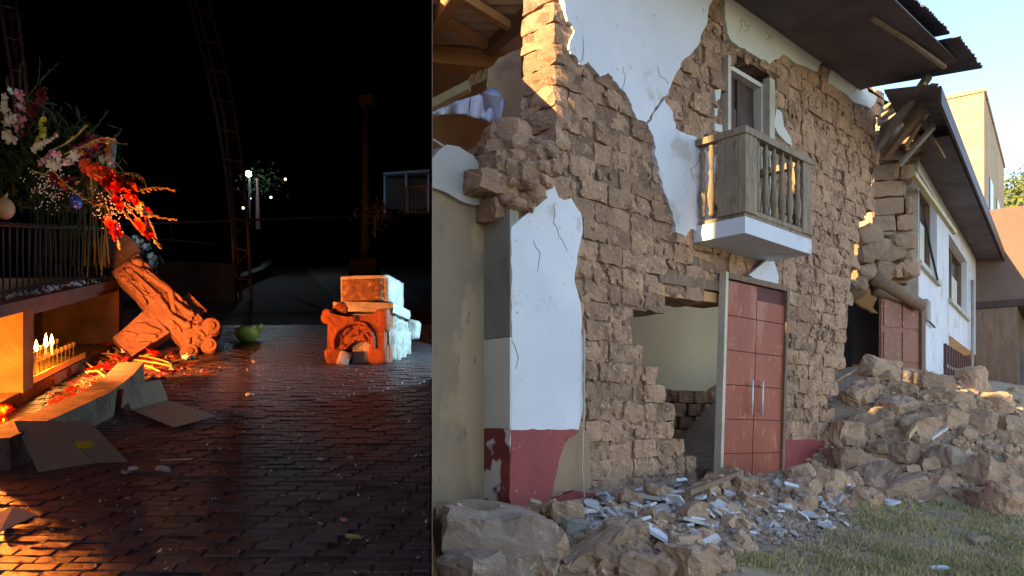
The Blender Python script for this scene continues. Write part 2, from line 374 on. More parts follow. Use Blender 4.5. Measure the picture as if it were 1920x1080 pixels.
# the plinth with candle niches
NF = Frame(-4.87, 10.0, R(102.06))
ux, uy = math.cos(NF.a), math.sin(NF.a)
def NP(s, d, h):
    x = -4.87+ux*s-uy*d; y = 10+uy*s+ux*d; return Vector((x, y, zn(y)+h))
def nbox(k, s0, s1, d0, d1, h0, h1):
    return k.hexa([NP(s0,d0,h0), NP(s1,d0,h0), NP(s1,d1,h0), NP(s0,d1,h0), NP(s0,d0,h1), NP(s1,d0,h1), NP(s1,d1,h1), NP(s0,d1,h1)])
pl = thing('candle_plinth', NP(0, 0, 0), 'long dark stone plinth with soot stained open candle niches below an iron railing', 'plinth')
nbox(MB(), -5.2, .05, -.05, 1.5, .80, .90).build('top_slab', M['plinth_dark'], pl, world=True)
nbox(MB(), -5.1, -.02, .85, 1.4, -.03, .80).build('back_wall', M['niche_wall'], pl, world=True)
nbox(MB(), -.16, 0, 0, .85, -.03, .80).build('end_wall', M['niche_wall'], pl, world=True)
sA = NF.hit(43, 700, 0)[0]; sB = NF.hit(63, 700, 0)[0]
nbox(MB(), sA, sB, .0, .85, -.03, .80).build('pier', M['niche_wall'], pl, world=True)
nbox(MB(), -5.1, 0, .02, .85, -.03, .10).build('niche_floor', M['niche_wall'], pl, world=True)
# drip of melted wax and chipped front edge strip over the openings
nbox(MB(), sB, -.16, .01, .05, .74, .80).build('lintel', M['plinth_dark'], pl, world=True)
# iron railing on the plinth
rl = thing('iron_railing', NP(-1, .1, .9), 'dark iron railing of thin upright bars standing on the plinth', 'railing')
MB().tube([NP(-3.9, .12, 1.55), NP(-.5, .12, 1.50)], .022).build('rail', M['iron'], rl, world=True)
MB().tube([NP(-3.9, .12, .97), NP(-.4, .12, .96)], .014).build('rail', M['iron'], rl, world=True)
for i in range(24):
    s = -3.85+i*.142; MB().tube([NP(s, .12, .9), NP(s+rr.uniform(-.02,.02), .12, 1.55)], .009, 5).build('bar', M['iron'], rl, world=True)
# candle tray and candles
s0 = NF.hit(63, 700)[0]+.02; s1 = NF.hit(166, 665)[0]
ct = thing('candle_tray', NP(s0, .1, .1), 'long brass candle rack with rows of small holders in the plinth niche', 'candle rack')
nbox(MB(), s0, s1, .04, .42, .11, .13).build('tray', M['brass'], ct, world=True)
k = MB(); nbox(k, s0, s1, .03, .05, .11, .17); nbox(k, s0, s1, .40, .42, .11, .22); k.build('rim', M['brass'], ct, world=True)
for i in range(2):
    dd = .14+i*.16; MB().tube([NP(s0+.03, dd, .24+i*.04), NP(s1-.03, dd, .24+i*.04)], .008, 5).build('holder_bar', M['brass'], ct, world=True)
for i in range(13):
    s = s0+.06+i*(s1-s0-.1)/12
    for jj in range(2):
        dd = .14+jj*.16; h = .24+jj*.04
        k = MB(); k.tube([NP(s, dd, .13), NP(s, dd, h)], .006, 4); k.tube([NP(s, dd, h), NP(s, dd, h+.045)], [.014, .022], 6); k.build('candle_holder', M['brass'], ct, world=True)
lab = ['lit candle nearest the left end of the brass rack, tall flame', 'lit candle second from the left on the brass rack, tallest flame', 'lit candle third from the left on the brass rack, thin flame']
for i, px in enumerate((68, 86, 97)):
    s = NF.hit(px, 690, .14)[0]; dd = .14
    c = thing('candle', NP(s, dd, .26), lab[i], 'candle', 'lit candles on the brass rack')
    MB().tube([NP(s, dd, .25), NP(s, dd, .34)], .012, 8).build('wax', M['wax'], c, world=True)
    p = NP(s, dd, .38); f = MB(); hh = .05 + .02*(i == 1)
    f.tube([p+Vector((0,0,-.03)), p+Vector((0,0,-.01)), p+Vector((0,0,hh*.6)), p+Vector((0,0,hh*1.5))], [.006, .018, .013, .001], 8)
    f.build('flame', M['flame'], c, world=True, smooth=True)
def lamp(name, loc, power, col, rad=.05, spot=None, aim=None, blend=.5):
    d = bpy.data.lights.new(name, 'SPOT' if spot else 'POINT'); d.energy = power; d.color = col; d.shadow_soft_size = rad
    o = bpy.data.objects.new(name, d); COL.objects.link(o); o.location = loc
    if spot: d.spot_size = R(spot); d.spot_blend = blend; o.rotation_euler = (Vector(aim)-Vector(loc)).to_track_quat('-Z', 'Y').to_euler()
    return o
s = NF.hit(85, 690, .14)[0]
lamp('candle_light', NP(s, .16, .50), 7, (1, .42, .09), .05)
lamp('candle_bank_light', (-4.25, 5.75, zn(5.75)+.27), 150, (1, .24, .04), .04)
lamp('candle_light', NP(NF.hit(88, 690)[0], -.03, .42), 150, (1, .24, .06), .035, 150, (-1.6, 9.0, zn(9)+.5), .35)
lamp('bouquet_fill', (-3.35, 4.1, 2.6), 27, (1, .80, .66), .25, 50, (-5.0, 7.6, 3.6), .8)  # added unseen spot that brightens the flowers
lamp('candle_bank_light', NP(NF.hit(20, 700)[0]-.3, .3, .35), 6, (1, .40, .10), .05)
lamp('white_flood_lamp', (.10, 8.9, 2.2), 72, (.42, .74, 1), .06)
lamp('truss_fill_light', (-8.4, 12.2, 4.2), 10, (1, .55, .42), .4)  # added unseen warm lamp, lifts the truss and low wall
lamp('viewer_fill_light', (-.85, -1.6, 1.7), 80, (.62, .68, 1), .5)  # added unseen fill behind the viewer for paving and cardboard

# fallen carved cross leaning on the plinth corner
A = at(203, 462, 9.45); B = at(392, 652, 9.62)
u = (B-A).normalized(); cy = Vector((0, -1, 0)); wl = Vector((-.707, 0, -.707)); wl = (wl - u*wl.dot(u)).normalized()
f0 = u.cross(wl).normalized(); f0 = f0 if f0.y < 0 else -f0
ph = R(24); wv = wl*math.cos(ph)+f0*math.sin(ph); fv = f0*math.cos(ph)-wl*math.sin(ph)
X = Matrix((( u.x, -wv.x, fv.x, A.x), (u.y, -wv.y, fv.y, A.y), (u.z, -wv.z, fv.z, A.z), (0,0,0,1)))   # x along shaft, y up-right, z face
cr = thing('stone_cross', (A+B)/2, 'toppled carved stone cross leaning head down against the plinth corner', 'cross')
L = (B-A).length
def relief(nx, ny, x0, x1, y0, y1, fn, edge, zb, Mx):  # a carved block: front surface from a height function, plus sides and back
    k = MB(); vs = []
    for j in range(ny+1):
        for i in range(nx+1):
            x = x0+(x1-x0)*i/nx; y = y0+(y1-y0)*j/ny; bx = edge(x, y) if edge else (x, y)
            vs.append(Mx @ Vector((bx[0], bx[1], fn(x, y))))
    fs = [(j*(nx+1)+i, j*(nx+1)+i+1, (j+1)*(nx+1)+i+1, (j+1)*(nx+1)+i) for j in range(ny) for i in range(nx)]
    ring = [i for i in range(nx+1)]+[(j)*(nx+1)+nx for j in range(1, ny+1)]+[ny*(nx+1)+i for i in range(nx-1, -1, -1)]+[j*(nx+1) for j in range(ny-1, 0, -1)]
    nb = len(vs); inv = Mx.inverted()
    for r_ in ring:
        p = inv @ vs[r_]; vs.append(Mx @ Vector((p.x+noise.noise(p*9)*.008, p.y+noise.noise(p*9+Vector((5,5,5)))*.008, zb)))
    n = len(ring)
    for i in range(n): fs.append((ring[i], nb+i, nb+(i+1) % n, ring[(i+1) % n]))
    fs.append(tuple(nb+i for i in range(n)))
    k.add(vs, fs); return k
def caps(lst):
    def f(x, y):
        h = 0
        for x1, y1, x2, y2, r_, a in lst:
            dx_, dy_ = x2-x1, y2-y1; t = max(0, min(1, ((x-x1)*dx_+(y-y1)*dy_)/(dx_*dx_+dy_*dy_+1e-9)))
            d = math.hypot(x-x1-t*dx_, y-y1-t*dy_)/r_
            if d < 1: h = max(h, a*math.sqrt(1-d*d))
        return h
    return f
q = random.Random(11)
fig = [(.33,.02,.47,.07,.055,.05), (.33,.10,.37,.12,.05,.05), (.36,-.10,.42,-.11,.05,.045)]
fig += [(.46,.10,.86,.16,.05,.04), (.44,-.02,.80,.0,.035,.05), (.80,.0,1.08,-.06,.04,.055), (.86,.16,1.05,.02,.045,.05), (.5,.16,1.0,.19,.025,.035), (1.0,.1,1.2,.16,.05,.045), (1.05,-.07,1.25,-.02,.045,.05)]
for i in range(44): 
    x = q.uniform(.34, .78); y = q.uniform(-.20, -.02); a = q.uniform(-.5, .9)
    fig.append((x, y, x+.07*math.cos(a), y+.07*math.sin(a), q.uniform(.012, .024), q.uniform(.015, .04)))
for i in range(26):
    x = q.uniform(1.1, 1.55); y = q.uniform(-.16, .18); a = q.uniform(-2, 2)
    fig.append((x, y, x+.06*math.cos(a), y+.06*math.sin(a), q.uniform(.015, .03), q.uniform(.015, .035)))
for i in range(12):
    x = .5+i*.05; fig.append((x, .02+.01*math.sin(i), x+.16, .10, .011, .03))
cf = caps(fig)
Lc = L-.08
hw = lambda x: .188 + .012*math.sin(x*9) + .015*(x > 1.2)
k = relief(110, 34, .26, Lc, -.22, .22, lambda x, y: cf(x, y)*1.5+noise.noise(Vector((x*22, y*22, 1)))*.006, lambda x, y: (x, y/.22*hw(x)+noise.noise(Vector((x*12, 0, y*3)))*.008), -.27, X)
k.build('shaft', M['stone_carved'], cr, world=True, smooth=False)
me = rough((.42, .46, .34), 3, 5, .03, .2)
o = linkm('foot_block', me, M['stone_dark'], cr); me.transform(wm(cr).inverted() @ X @ Matrix.Translation((.06, .04, -.14)))
af = caps([(.02,-.02,.12,.08,.03,.03), (.1,-.1,.16,-.02,.03,.03), (-.1,.02,-.04,.1,.03,.025), (.0,.1,.1,.16,.03,.03), (-.12,-.12,-.02,-.06,.02,.02)])
Xa = X @ Matrix.Translation((1.02, -.44, -.02))
relief(26, 30, -.17, .17, -.27, .24, lambda x, y: af(x, y)*1.5+noise.noise(Vector((x*25, y*25, 4)))*.008, lambda x, y: (x*(1+.1*math.sin(y*7)), y), -.24, Xa).build('arm', M['stone_carved'], cr, world=True)
Xb = X @ Matrix.Translation((1.10, .30, -.12))
relief(14, 8, -.15, .15, -.18, .03, lambda x, y: noise.noise(Vector((x*25, y*25, 8)))*.012, None, -.22, Xb).build('arm', M['stone_carved'], cr, world=True)
for (x, y, r_, h) in ((Lc-.02, -.20, .11, .30), (Lc-.10, .20, .12, .28), (Lc+.06, .02, .10, .26)):
    k = MB(); k.tube([X @ Vector((x, y, -h+.02)), X @ Vector((x, y, -.02)), X @ Vector((x, y, .035))], [r_, r_*1.02, r_*.82], 14)
    k.tube([X @ Vector((x, y, .03)), X @ Vector((x, y, .06))], [r_*.5, r_*.35], 12)
    k.build('scroll', M['stone_carved'], cr, world=True, smooth=False)
for (x, y, z, r_) in ((.36, .11, .03, .055), (.38, -.03, .03, .05), (.42, -.14, .02, .05), (1.28, .0, .03, .05)):
    MB().ell(X @ Vector((x, y, z)), r_*1.15, r_, r_, 10, 8).build('carved_head', M['stone_carved'], cr, world=True, smooth=True)

# stack of broken monument stones lit from two sides
SX = ng(722, 684); g_ = R(-11)
S = Matrix.Translation(SX) @ Matrix.Rotation(g_, 4, 'Z')          # local x along the front face (negative = left), y along the side face
base = thing('carved_base_stone', SX, 'carved pinnacle base block with arched relief panels lying at the bottom of the stone stack', 'carved stone')
W_, D_, H_ = .66, .95, .62
q = random.Random(5)
arc = []
for i in range(15):
    a0, a1 = math.pi*i/15, math.pi*(i+1)/15
    arc.append((-.36+.23*math.cos(a0), .28+.24*math.sin(a0), -.36+.23*math.cos(a1), .28+.24*math.sin(a1), .030, .045))
arc += [(-.13,.28,-.11,.02,.03,.04), (-.59,.28,-.60,.08,.03,.04), (-.36,.52,-.36,.60,.05,.05)]
for i in range(26):
    x = q.uniform(-.52, -.2); yy = q.uniform(.14, .46); a = q.uniform(0, 6); arc.append((x, yy, x+.05*math.cos(a), yy+.05*math.sin(a), q.uniform(.014, .026), .03))
def archcut(x, z): return x, (z if z > .2 or abs(x+.33) > .17 else z)
fa = caps(arc)
def fr(x, z):
    r_ = math.hypot(x+.36, max(0, z-.28)); inn = .0 if r_ > .21 or z < .1 else -.035
    return fa(x, z)+inn+noise.noise(Vector((x*20, z*20, 3)))*.008
XF = S @ Matrix(((1,0,0,0),(0,0,-1,0),(0,1,0,0),(0,0,0,1)))       # x right, y up, z out of the front face
# front panel over the arched gap at its foot
top = lambda x: H_ - .06*abs(math.sin((x+.05)*5))
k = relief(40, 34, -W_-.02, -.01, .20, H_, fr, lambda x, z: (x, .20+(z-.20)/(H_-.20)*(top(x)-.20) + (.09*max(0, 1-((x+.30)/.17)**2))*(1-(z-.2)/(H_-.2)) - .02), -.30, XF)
k.build('front_panel', M['stone_lit_orange'], base, world=True)
def lump(c, size, seed, mt, name, parent, rot=None, amp=.02, rnd=.3, sub=4):
    me = rough(size, seed, sub, amp, rnd); T = S @ Matrix.Translation(c)
    if rot: T = T @ Euler(rot).to_matrix().to_4x4()
    me.transform(wm(parent).inverted() @ T); return linkm(name, me, mt, parent, True)
from mathutils import Euler
lump((-.10, .13, .12), (.24, .26, .24), 21, M['stone_lit_orange'], 'foot', base)
lump((-.62, .10, .10), (.22, .24, .26), 22, M['stone_lit_orange'], 'foot', base, (0, -.4, .3))
lump((-.50, .02, .07), (.12, .30, .15), 23, M['stone_lit_white'], 'broken_edge', base, (0, .3, .5), .008, .05)
lump((-.70, .08, .56), (.14, .16, .16), 24, M['stone_lit_orange'], 'corner_scroll', base)
lump((-.05, .06, .50), (.16, .14, .26), 25, M['stone_lit_orange'], 'corner_scroll', base)
sd = [(.10,.05,.12,.45,.03,.04), (.85,.05,.85,.45,.03,.04)]
for i in range(34):
    x = q.uniform(.15, .8); yy = q.uniform(.08, .5); a = q.uniform(1, 2.2); sd.append((x, yy, x+.09*math.cos(a), yy+.09*math.sin(a), q.uniform(.018, .035), q.uniform(.02, .05)))
sd += [(.4,.1,.42,.4,.07,.07), (.42,.44,.43,.46,.06,.08), (.6,.1,.62,.36,.05,.06), (.25,.1,.27,.38,.045,.06)]
fs_ = caps(sd)
XS = S @ Matrix.Translation((.0, 0, 0)) @ Matrix(((0,0,1,0),(1,0,0,0),(0,1,0,0),(0,0,0,1)))   # x along the side, y up, z out of the side face
relief(44, 30, .10, D_, .0, H_-.04, lambda x, z: fs_(x, z)-.02+noise.noise(Vector((x*20, z*20, 7)))*.01, None, -.42, XS).build('side_panel', M['stone_lit_white'], base, world=True)
lump((.02, D_-.02, .50), (.16, .18, .24), 27, M['stone_lit_white'], 'corner_scroll', base)
lump((.02, D_-.02, .10), (.16, .18, .22), 28, M['stone_lit_white'], 'foot', base)
st = thing('stone_slab', S @ Vector((-.3, .3, H_-.01)), 'flat pale slab laid across the carved base stone', 'stone slab', rz=0)
k = MB(); T = S @ Matrix.Translation((-.27, .42, H_+.045)) @ Matrix.Rotation(.06, 4, 'Y'); me = rough((.66, .62, .11), 31, 5, .008, .05); me.transform(wm(st).inverted() @ T); linkm('slab_body', me, M['stone_lit_white'], st)
bt = thing('stone_box_block', S @ Vector((-.3, .3, H_+.1)), 'square hollow stone block on top of the stack, rusty brown front, white light put into the side colour', 'stone block')
zb = H_+.11
for nm, c, sz, mt, sdn in (('front_panel', (-.30, .12, zb+.13), (.50, .05, .25), 'stone_rusty', 41), ('side_panel', (-.03, .37, zb+.14), (.06, .54, .29), 'stone_lit_white', 42), ('side_panel', (-.55, .37, zb+.13), (.05, .5, .26), 'stone_lit_white', 43), ('back_panel', (-.29, .60, zb+.14), (.48, .05, .28), 'stone_lit_white', 44), ('infill', (-.29, .36, zb+.10), (.46, .44, .16), 'stone_carved', 45), ('rim', (-.28, .14, zb+.265), (.56, .10, .035), 'stone_lit_white', 46)):
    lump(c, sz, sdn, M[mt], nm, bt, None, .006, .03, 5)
sm = thing('stone_fragment', S @ Vector((-.58, .15, H_-.02)), 'small broken carved knob sitting on the left end of the base stone', 'stone fragment')
lump((-.57, .16, H_+.04), (.16, .14, .12), 51, M['stone_lit_orange'], 'knob', sm, None, .03)
lump((-.63, .14, H_+.09), (.07, .07, .05), 52, M['stone_lit_white'], 'chip', sm, None, .01)

# stone curb
cb = thing('stone_curb', ng(200, 784), 'long low stone curb glowing orange on top in front of the candle niches', 'curb')
pts = [(-3.12, 4.98), (-3.14, 5.5), (-3.19, 6.36), (-3.36, 7.1), (-3.60, 7.85)]
for i, (a, b) in enumerate(zip(pts, pts[1:])):
    k = MB(); wd = .26; g = .004
    p = lambda x, y, h: (x, y, zn(y)+h)
    k.hexa([p(a[0],a[1]+g,-.03), p(b[0],b[1]-g,-.03), p(b[0]-wd,b[1]-g,-.03), p(a[0]-wd,a[1]+g,-.03), p(a[0]-.01,a[1]+g,.20), p(b[0]-.01,b[1]-g,.20), p(b[0]-wd,b[1]-g,.19), p(a[0]-wd,a[1]+g,.19)])
    k.build('curb_stone', M['curb_stone'], cb, world=True)
# loose stones and litter between curb and plinth
rk = random.Random(8)
def card(name, outl, mt, parent, th=.006):             # outl: world corner points of one panel
    n = (outl[1]-outl[0]).cross(outl[2]-outl[0]).normalized()
    if n.z < 0: n = -n
    nn = len(outl); k = MB(); N_ = 8
    k.add([p for p in outl]+[p+n*th for p in outl], [tuple(range(nn)), tuple(range(2*nn-1, nn-1, -1))]+[(i, (i+1) % nn, nn+(i+1) % nn, nn+i) for i in range(nn)])
    return k.build(name, mt, parent, world=True)
c1 = thing('cardboard_sheet', ng(160, 880), 'torn cardboard sheet with a yellow label leaning on the curb', 'cardboard')
def onpl(px, py, off=0):                               # a spot on the leaning sheet, which stands on the paving and rests on the curb edge
    n = (CB-CA).cross(CC-CA).normalized(); n = n if n.z > 0 else -n
    r = ray(px, py); o = Vector((0, 0, EYE)); t = (CA+n*off-o).dot(n)/r.dot(n); return o+r*t
CA, CB, CC = ng(72, 886, .008), ng(240, 867, .008), ng(60, 791, .235)
P = [onpl(25, 790), onpl(122, 791), onpl(180, 868), onpl(72, 886)]
mid1, mid2 = onpl(130, 822), onpl(146, 840)
card('panel', [P[0], P[1], mid1, mid2, P[2], P[3]], M['cardboard'], c1)
P2 = [onpl(124.5, 790, .004), onpl(166, 790, .012), onpl(241, 866, .012), onpl(183, 868, .004), onpl(148.5, 840, .004), onpl(132.5, 822, .004)]
card('panel', P2, M['cardboard'], c1)
lb = card('label', [onpl(139, 829, .02), onpl(170, 827, .02), onpl(176, 839, .02), onpl(146, 842, .02)], M['yellow_label'], c1, .002); 
c2 = thing('folded_cardboard', ng(300, 770), 'opened cardboard box piece with one flap raised, lying past the curb end', 'cardboard')
a_, b_ = ng(246, 769, .02), ng(315, 751, .03)
for i, (t0, t1) in enumerate(((0, .36), (.36, 1))):
    p0, p1 = a_.lerp(b_, t0), a_.lerp(b_, t1); T0, T1 = ng(230, 731, .17), ng(301, 713, .19)
    mid = T0.lerp(T1, .36)+Vector((0, 0, .02)); q0, q1 = (T0, mid) if i == 0 else (mid, T1)
    card('flap', [p0, p1, q1, q0], M['cardboard'], c2)
card('panel', [a_, b_, ng(405, 780, .02), ng(326, 802, .015)], M['cardboard'], c2)
tag(card('paper_sheet', [ng(-10, 965, .02), ng(25, 950, .03), ng(70, 966, .01), ng(0, 998, .01)], M['paper'], None), 'crumpled pale paper sheet lying in the orange light at lower left', 'paper')
# green gourd
gm = thing('green_bag', ng(463, 640), 'yellow green rounded bundle on the dark ground right of the cross', 'bundle')
MB().ell(ng(463, 640)+Vector((0, 0, .10)), .17, .15, .11, 14, 10).build('bag_body', M['green_melon'], gm, world=True, smooth=True)
MB().tube([ng(484, 634)+Vector((0,0,.12)), ng(488, 632)+Vector((.02,0,.17))], [.04, .02], 6).build('tied_end', M['petal_yellow'], gm, world=True)

# steel arch trusses
def truss(lines, Y, lab, rung, nr):
    t = thing('arch_truss', Vector((at(*lines[0][-1], Y).x, Y, zn(Y))), lab, 'truss')
    for ln, off in zip(lines, (0, .12, .30)):
        pp = [at(x, y_, Y+off) for x, y_ in ln]; MB().tube(pp, .035, 8).build('pipe', M['rust_pipe'], t, world=True, smooth=True)
    def on(ln, y_):
        for (x0, y0), (x1, y1) in zip(ln, ln[1:]):
            if y0 <= y_ <= y1: return (x0+(x1-x0)*(y_-y0)/(y1-y0), y_)
        return ln[-1]
    for i in range(nr):
        y_ = rung[0]+(rung[1]-rung[0])*i/(nr-1)
        MB().tube([at(*on(lines[0], y_), Y), at(*on(lines[1], y_+6), Y+.12)], .018, 6).build('rung', M['rust_pipe'], t, world=True)
        MB().tube([at(*on(lines[1], y_+6), Y+.12), at(*on(lines[2], y_+30), Y+.3)], .012, 6).build('brace', M['rust_pipe'], t, world=True)
truss([[(352,-20),(360,20),(385,120),(408,225),(425,330),(436,440),(442,562)], [(388,-20),(393,10),(415,90),(437,190),(452,290),(463,390),(471,558)], [(364,-20),(370,10),(398,120),(420,220),(433,330),(441,430),(452,560)]], 17.0, 'tall curved steel truss arch rising in the dark middle of the plaza', (20, 520), 10)
truss([[(-4,-20),(8,60),(22,140),(34,260)], [(28,-20),(36,50),(46,130),(56,260)], [(14,-20),(22,60),(34,140),(42,260)]], 15.0, 'dim red steel truss rising behind the flowers at the upper left', (10, 250), 5)
# post, hedge bed, fence, awning building, distant lights
Yp = 15.5
p = thing('lamp_post', at(685, 480, Yp), 'thin grey post with a square cap standing in the dark', 'post')
MB().tube([at(684, 500, Yp), at(688, 200, Yp)], [.075, .06], 10).build('pole', M['post_paint'], p, world=True, smooth=True)
k = MB(); q0 = at(688, 190, Yp); k.box(q0-Vector((.13,.13,.06)), q0+Vector((.13,.13,.08))); k.build('cap', M['post_paint'], p, world=True)
q0 = at(684, 500, Yp); k = MB(); k.box(q0-Vector((.26,.26,.5)), q0+Vector((.26,.26,.1))); k.build('base', M['post_paint'], p, world=True)
def lowwall(name, pts, h, wd, lab, cat, mt='concrete_night'):
    t = thing(name, pts[0], lab, cat)
    for a, b in zip(pts, pts[1:]):
        k = MB(); n = Vector((-(b-a).y, (b-a).x, 0)).normalized()*wd; H = Vector((0, 0, h)); dn = Vector((0, 0, -.2))
        k.hexa([a+dn, b+dn, b+n+dn, a+n+dn, a+H, b+H, b+n+H, a+n+H]); k.build('kerb_segment', M[mt], t, world=True)
    return t
lowwall('planter_edge', [ng(590, 470), ng(540, 480), ng(505, 497), ng(485, 520), ng(430, 545), ng(340, 556)], .32, .25, 'curved low masonry edge of a planting bed behind the arch', 'planter edge')
lowwall('low_wall', [ng(440, 565), ng(380, 560), ng(290, 556)], .75, .3, 'low dark red lit wall behind the fallen cross', 'wall', 'wall_dark')
hr = thing('handrail', at(300, 440, 19), 'long thin metal handrail crossing the dark plaza behind the arch', 'handrail')
MB().tube([at(225, 421, 19), at(430, 414, 19.3), at(700, 404, 19.8)], .03, 6).build('rail', M['dull_rail'], hr, world=True)
for px in (320, 420, 520, 620): MB().tube([at(px, 414, 19.3), at(px, 462, 19.3)], .025, 6).build('post', M['iron'], hr, world=True)
MB().tube([at(280, 446, 19.2), at(410, 458, 19.2)], .015, 5).build('cable', M['dull_rail'], hr, world=True)
fe = thing('metal_fence', at(790, 400, 22), 'distant fence of upright bars lit bluish white at the right', 'fence')
MB().tube([at(752, 352, 22), at(808, 348, 22)], .025, 6).build('rail', M['awning_white'], fe, world=True)
MB().tube([at(752, 396, 22), at(808, 398, 22)], .025, 6).build('rail', M['awning_white'], fe, world=True)
for i in range(9): MB().tube([at(754+i*6.4, 349, 22), at(754+i*6.4, 402, 22)], .022, 5).build('bar', M['awning_white'], fe, world=True)
ab = thing('kiosk', at(765, 400, 25), 'distant low kiosk with a pale bluish awning at the right', 'kiosk')
P0, P1 = at(718, 328, 25), at(806, 322, 25)
k = MB(); k.hexa([P0, P1, P1+Vector((0,2,.3)), P0+Vector((0,2,.3)), P0+Vector((0,0,.08)), P1+Vector((0,0,.08)), P1+Vector((0,2,.42)), P0+Vector((0,2,.42))]); k.build('awning', M['awning_white'], ab, world=True)
a, b = at(722, 392, 25.4), at(806, 334, 25.4); k = MB(); k.box((a.x, 25.4, a.z), (b.x, 27, b.z)); k.build('wall', M['concrete_night'], ab, world=True)
for px in (722, 762, 804): MB().tube([at(px, 326, 25.1), at(px, 400, 25.1)], .05, 6).build('post', M['awning_white'], ab, world=True)
lamp('kiosk_light', at(770, 360, 23.5), 1.6, (.35, .6, 1), .1)
sl_ = thing('street_lamp', at(466, 440, 24), 'distant bright bluish white street lamp shining through foliage by the arch', 'street lamp')
MB().ell(at(466, 326, 24), .085, .085, .085, 10, 8).build('bulb', M['bulb'], sl_, world=True, smooth=True)
MB().tube([at(468, 420, 24.1), at(468, 334, 24.1)], .04, 6).build('pole', M['iron'], sl_, world=True)
lamp('street_lamp_light', at(466, 326, 23.5), 20, (.5, .75, 1), .05)
tr = thing('dark_tree', at(480, 420, 24.5), 'dark bush with a few lit leaves around the distant lamp', 'tree')
k = MB()
for i in range(170):
    c = at(482, 330, 24.3)+Vector((rr.gauss(0, .3), rr.uniform(.2, .9), rr.gauss(0, .22))); a = Vector((rr.uniform(-1,1), rr.uniform(-1,1), rr.uniform(-1,1))).normalized()*.07; b = a.orthogonal().normalized()*.035
    k.add([c-a, c+b, c+a, c-b], [(0,1,2,3)])
k.build('crown', M['leaf_dark'], tr, world=True); MB().tube([at(484, 430, 24.5), at(482, 335, 24.5)], [.08, .03], 6).build('trunk', M['dark_wood'], tr, world=True)
for i, (px, py) in enumerate(((535, 336), (469, 372), (508, 370), (456, 390))):
    o = MB().ell(at(px, py, 27), .035, .035, .035, 8, 6).build('distant_lamp', M['bulb_small'], None)
    tag(o, ('tiny warm light furthest right behind the plaza', 'tiny light just below the bright street lamp', 'middle tiny light right of the truss arch', 'tiny lowest light beside the truss arch')[i], 'lamp', 'tiny lights far behind the plaza')
# yellow lit shrub by the post
sh = thing('small_shrub', at(705, 420, 15), 'small dim yellow leaved shrub beside the thin grey post', 'shrub')
k = MB()
for i in range(260):
    c = at(703, 400, 15)+Vector((rr.gauss(0, .16), rr.gauss(0, .15), rr.gauss(0, .12))); a = Vector((rr.uniform(-1,1), rr.uniform(-1,1), rr.uniform(-1,1))).normalized()*.05; b = a.orthogonal().normalized()*.02
    k.add([c-a, c+b, c+a, c-b], [(0,1,2,3)])
k.build('foliage', M['stem_green'], sh, world=True); MB().tube([at(703, 445, 15), at(703, 405, 15)], .02, 5).build('stem', M['stem_green'], sh, world=True)

# gladiolus sprays
def flower_mesh(seed, mt, n=6):
    q = random.Random(seed); k = MB()
    for i in range(n):
        a = 2*math.pi*i/n+q.uniform(-.2, .2); Ca, Sa = math.cos(a), math.sin(a); wd = q.uniform(.32, .45); rf = q.uniform(.1, .5)
        def P_(r_, w_, z): return (Ca*r_-Sa*w_, Sa*r_+Ca*w_, z)
        k.add([P_(.05,-.06,-.5), P_(.05,.06,-.5), P_(.45,-wd*.8,.0), P_(.5,0,-.08), P_(.45,wd*.8,.0), P_(.85,-wd*.8,.25*rf+.15), P_(.9,0,.1), P_(.85,wd*.8,.25*rf+.2), P_(1.1,q.uniform(-.1,.1),.1-rf*.2)],
              [(0,3,2), (0,1,3), (1,4,3), (2,3,6,5), (3,4,7,6), (5,6,8), (6,7,8)])
    me = k.mesh('flower', fix=False); me.materials.append(mt); me.polygons.foreach_set('use_smooth', [True]*len(me.polygons)); return me
FM = {}
def fm(c):
    if c not in FM: FM[c] = [flower_mesh(i+hash_(c), M['petal_'+c]) for i in range(3)]
    return FM[c][rr.randrange(3)]
def hash_(c): return sum(map(ord, c))
def bez(p, t): 
    a, b, c = p; return a*(1-t)**2+b*2*t*(1-t)+c*t*t
def spray(pix, Y, col, nf, f0_, f1, size, lab, stem='stem_dry', grp='gladiolus stems in the bouquet', buds=9, cat='flower'):
    P = [at(*pix[0], Y[0]), at(*pix[1], (Y[0]+Y[-1])/2), at(*pix[2], Y[-1])]
    P[1] = P[1]*2-(P[0]+P[2])*.5
    t = thing('gladiolus', P[0], lab, cat, grp)
    pp = [bez(P, i/12) for i in range(13)]
    MB().tube(pp, [.007-.004*i/12 for i in range(13)], 5).build('stem', M[stem], t, world=True)
    for i in range(nf):
        s = f0_+(f1-f0_)*(i+.5)/max(1, nf); c = bez(P, s); d = (bez(P, min(1, s+.02))-bez(P, max(0, s-.02))).normalized()
        side = Vector((rr.uniform(-1, 1), rr.uniform(-1.3, .1), rr.uniform(-1, 1))).normalized(); side = (side-d*side.dot(d)*.6).normalized()
        sz = size*(1-.35*i/max(1, nf))*rr.uniform(.85, 1.15)
        o = bpy.data.objects.new('flower', fm(col)); COL.objects.link(o); o.parent = t
        o.location = c+side*sz*.7-t.location; o.rotation_euler = side.to_track_quat('Z', 'Y').to_euler(); sz *= 1.3; o.scale = (sz, sz, sz)
    k = MB()
    for i in range(buds):
        s = f1+(1-f1)*i/buds; c = bez(P, s); d = (bez(P, 1)-bez(P, max(0, .9))).normalized(); side = Vector((rr.uniform(-1,1), rr.uniform(-1,0), rr.uniform(-1,1))).normalized()
        e = c+d*.05+side*.016; k.tube([c, c+(e-c)*.5+side*.006, e], [.004, .009*(1.3-i/buds), .002], 5)
    if buds: tag(k.build('bud_spike', M[stem], t, world=True), kind='stuff')
    return t
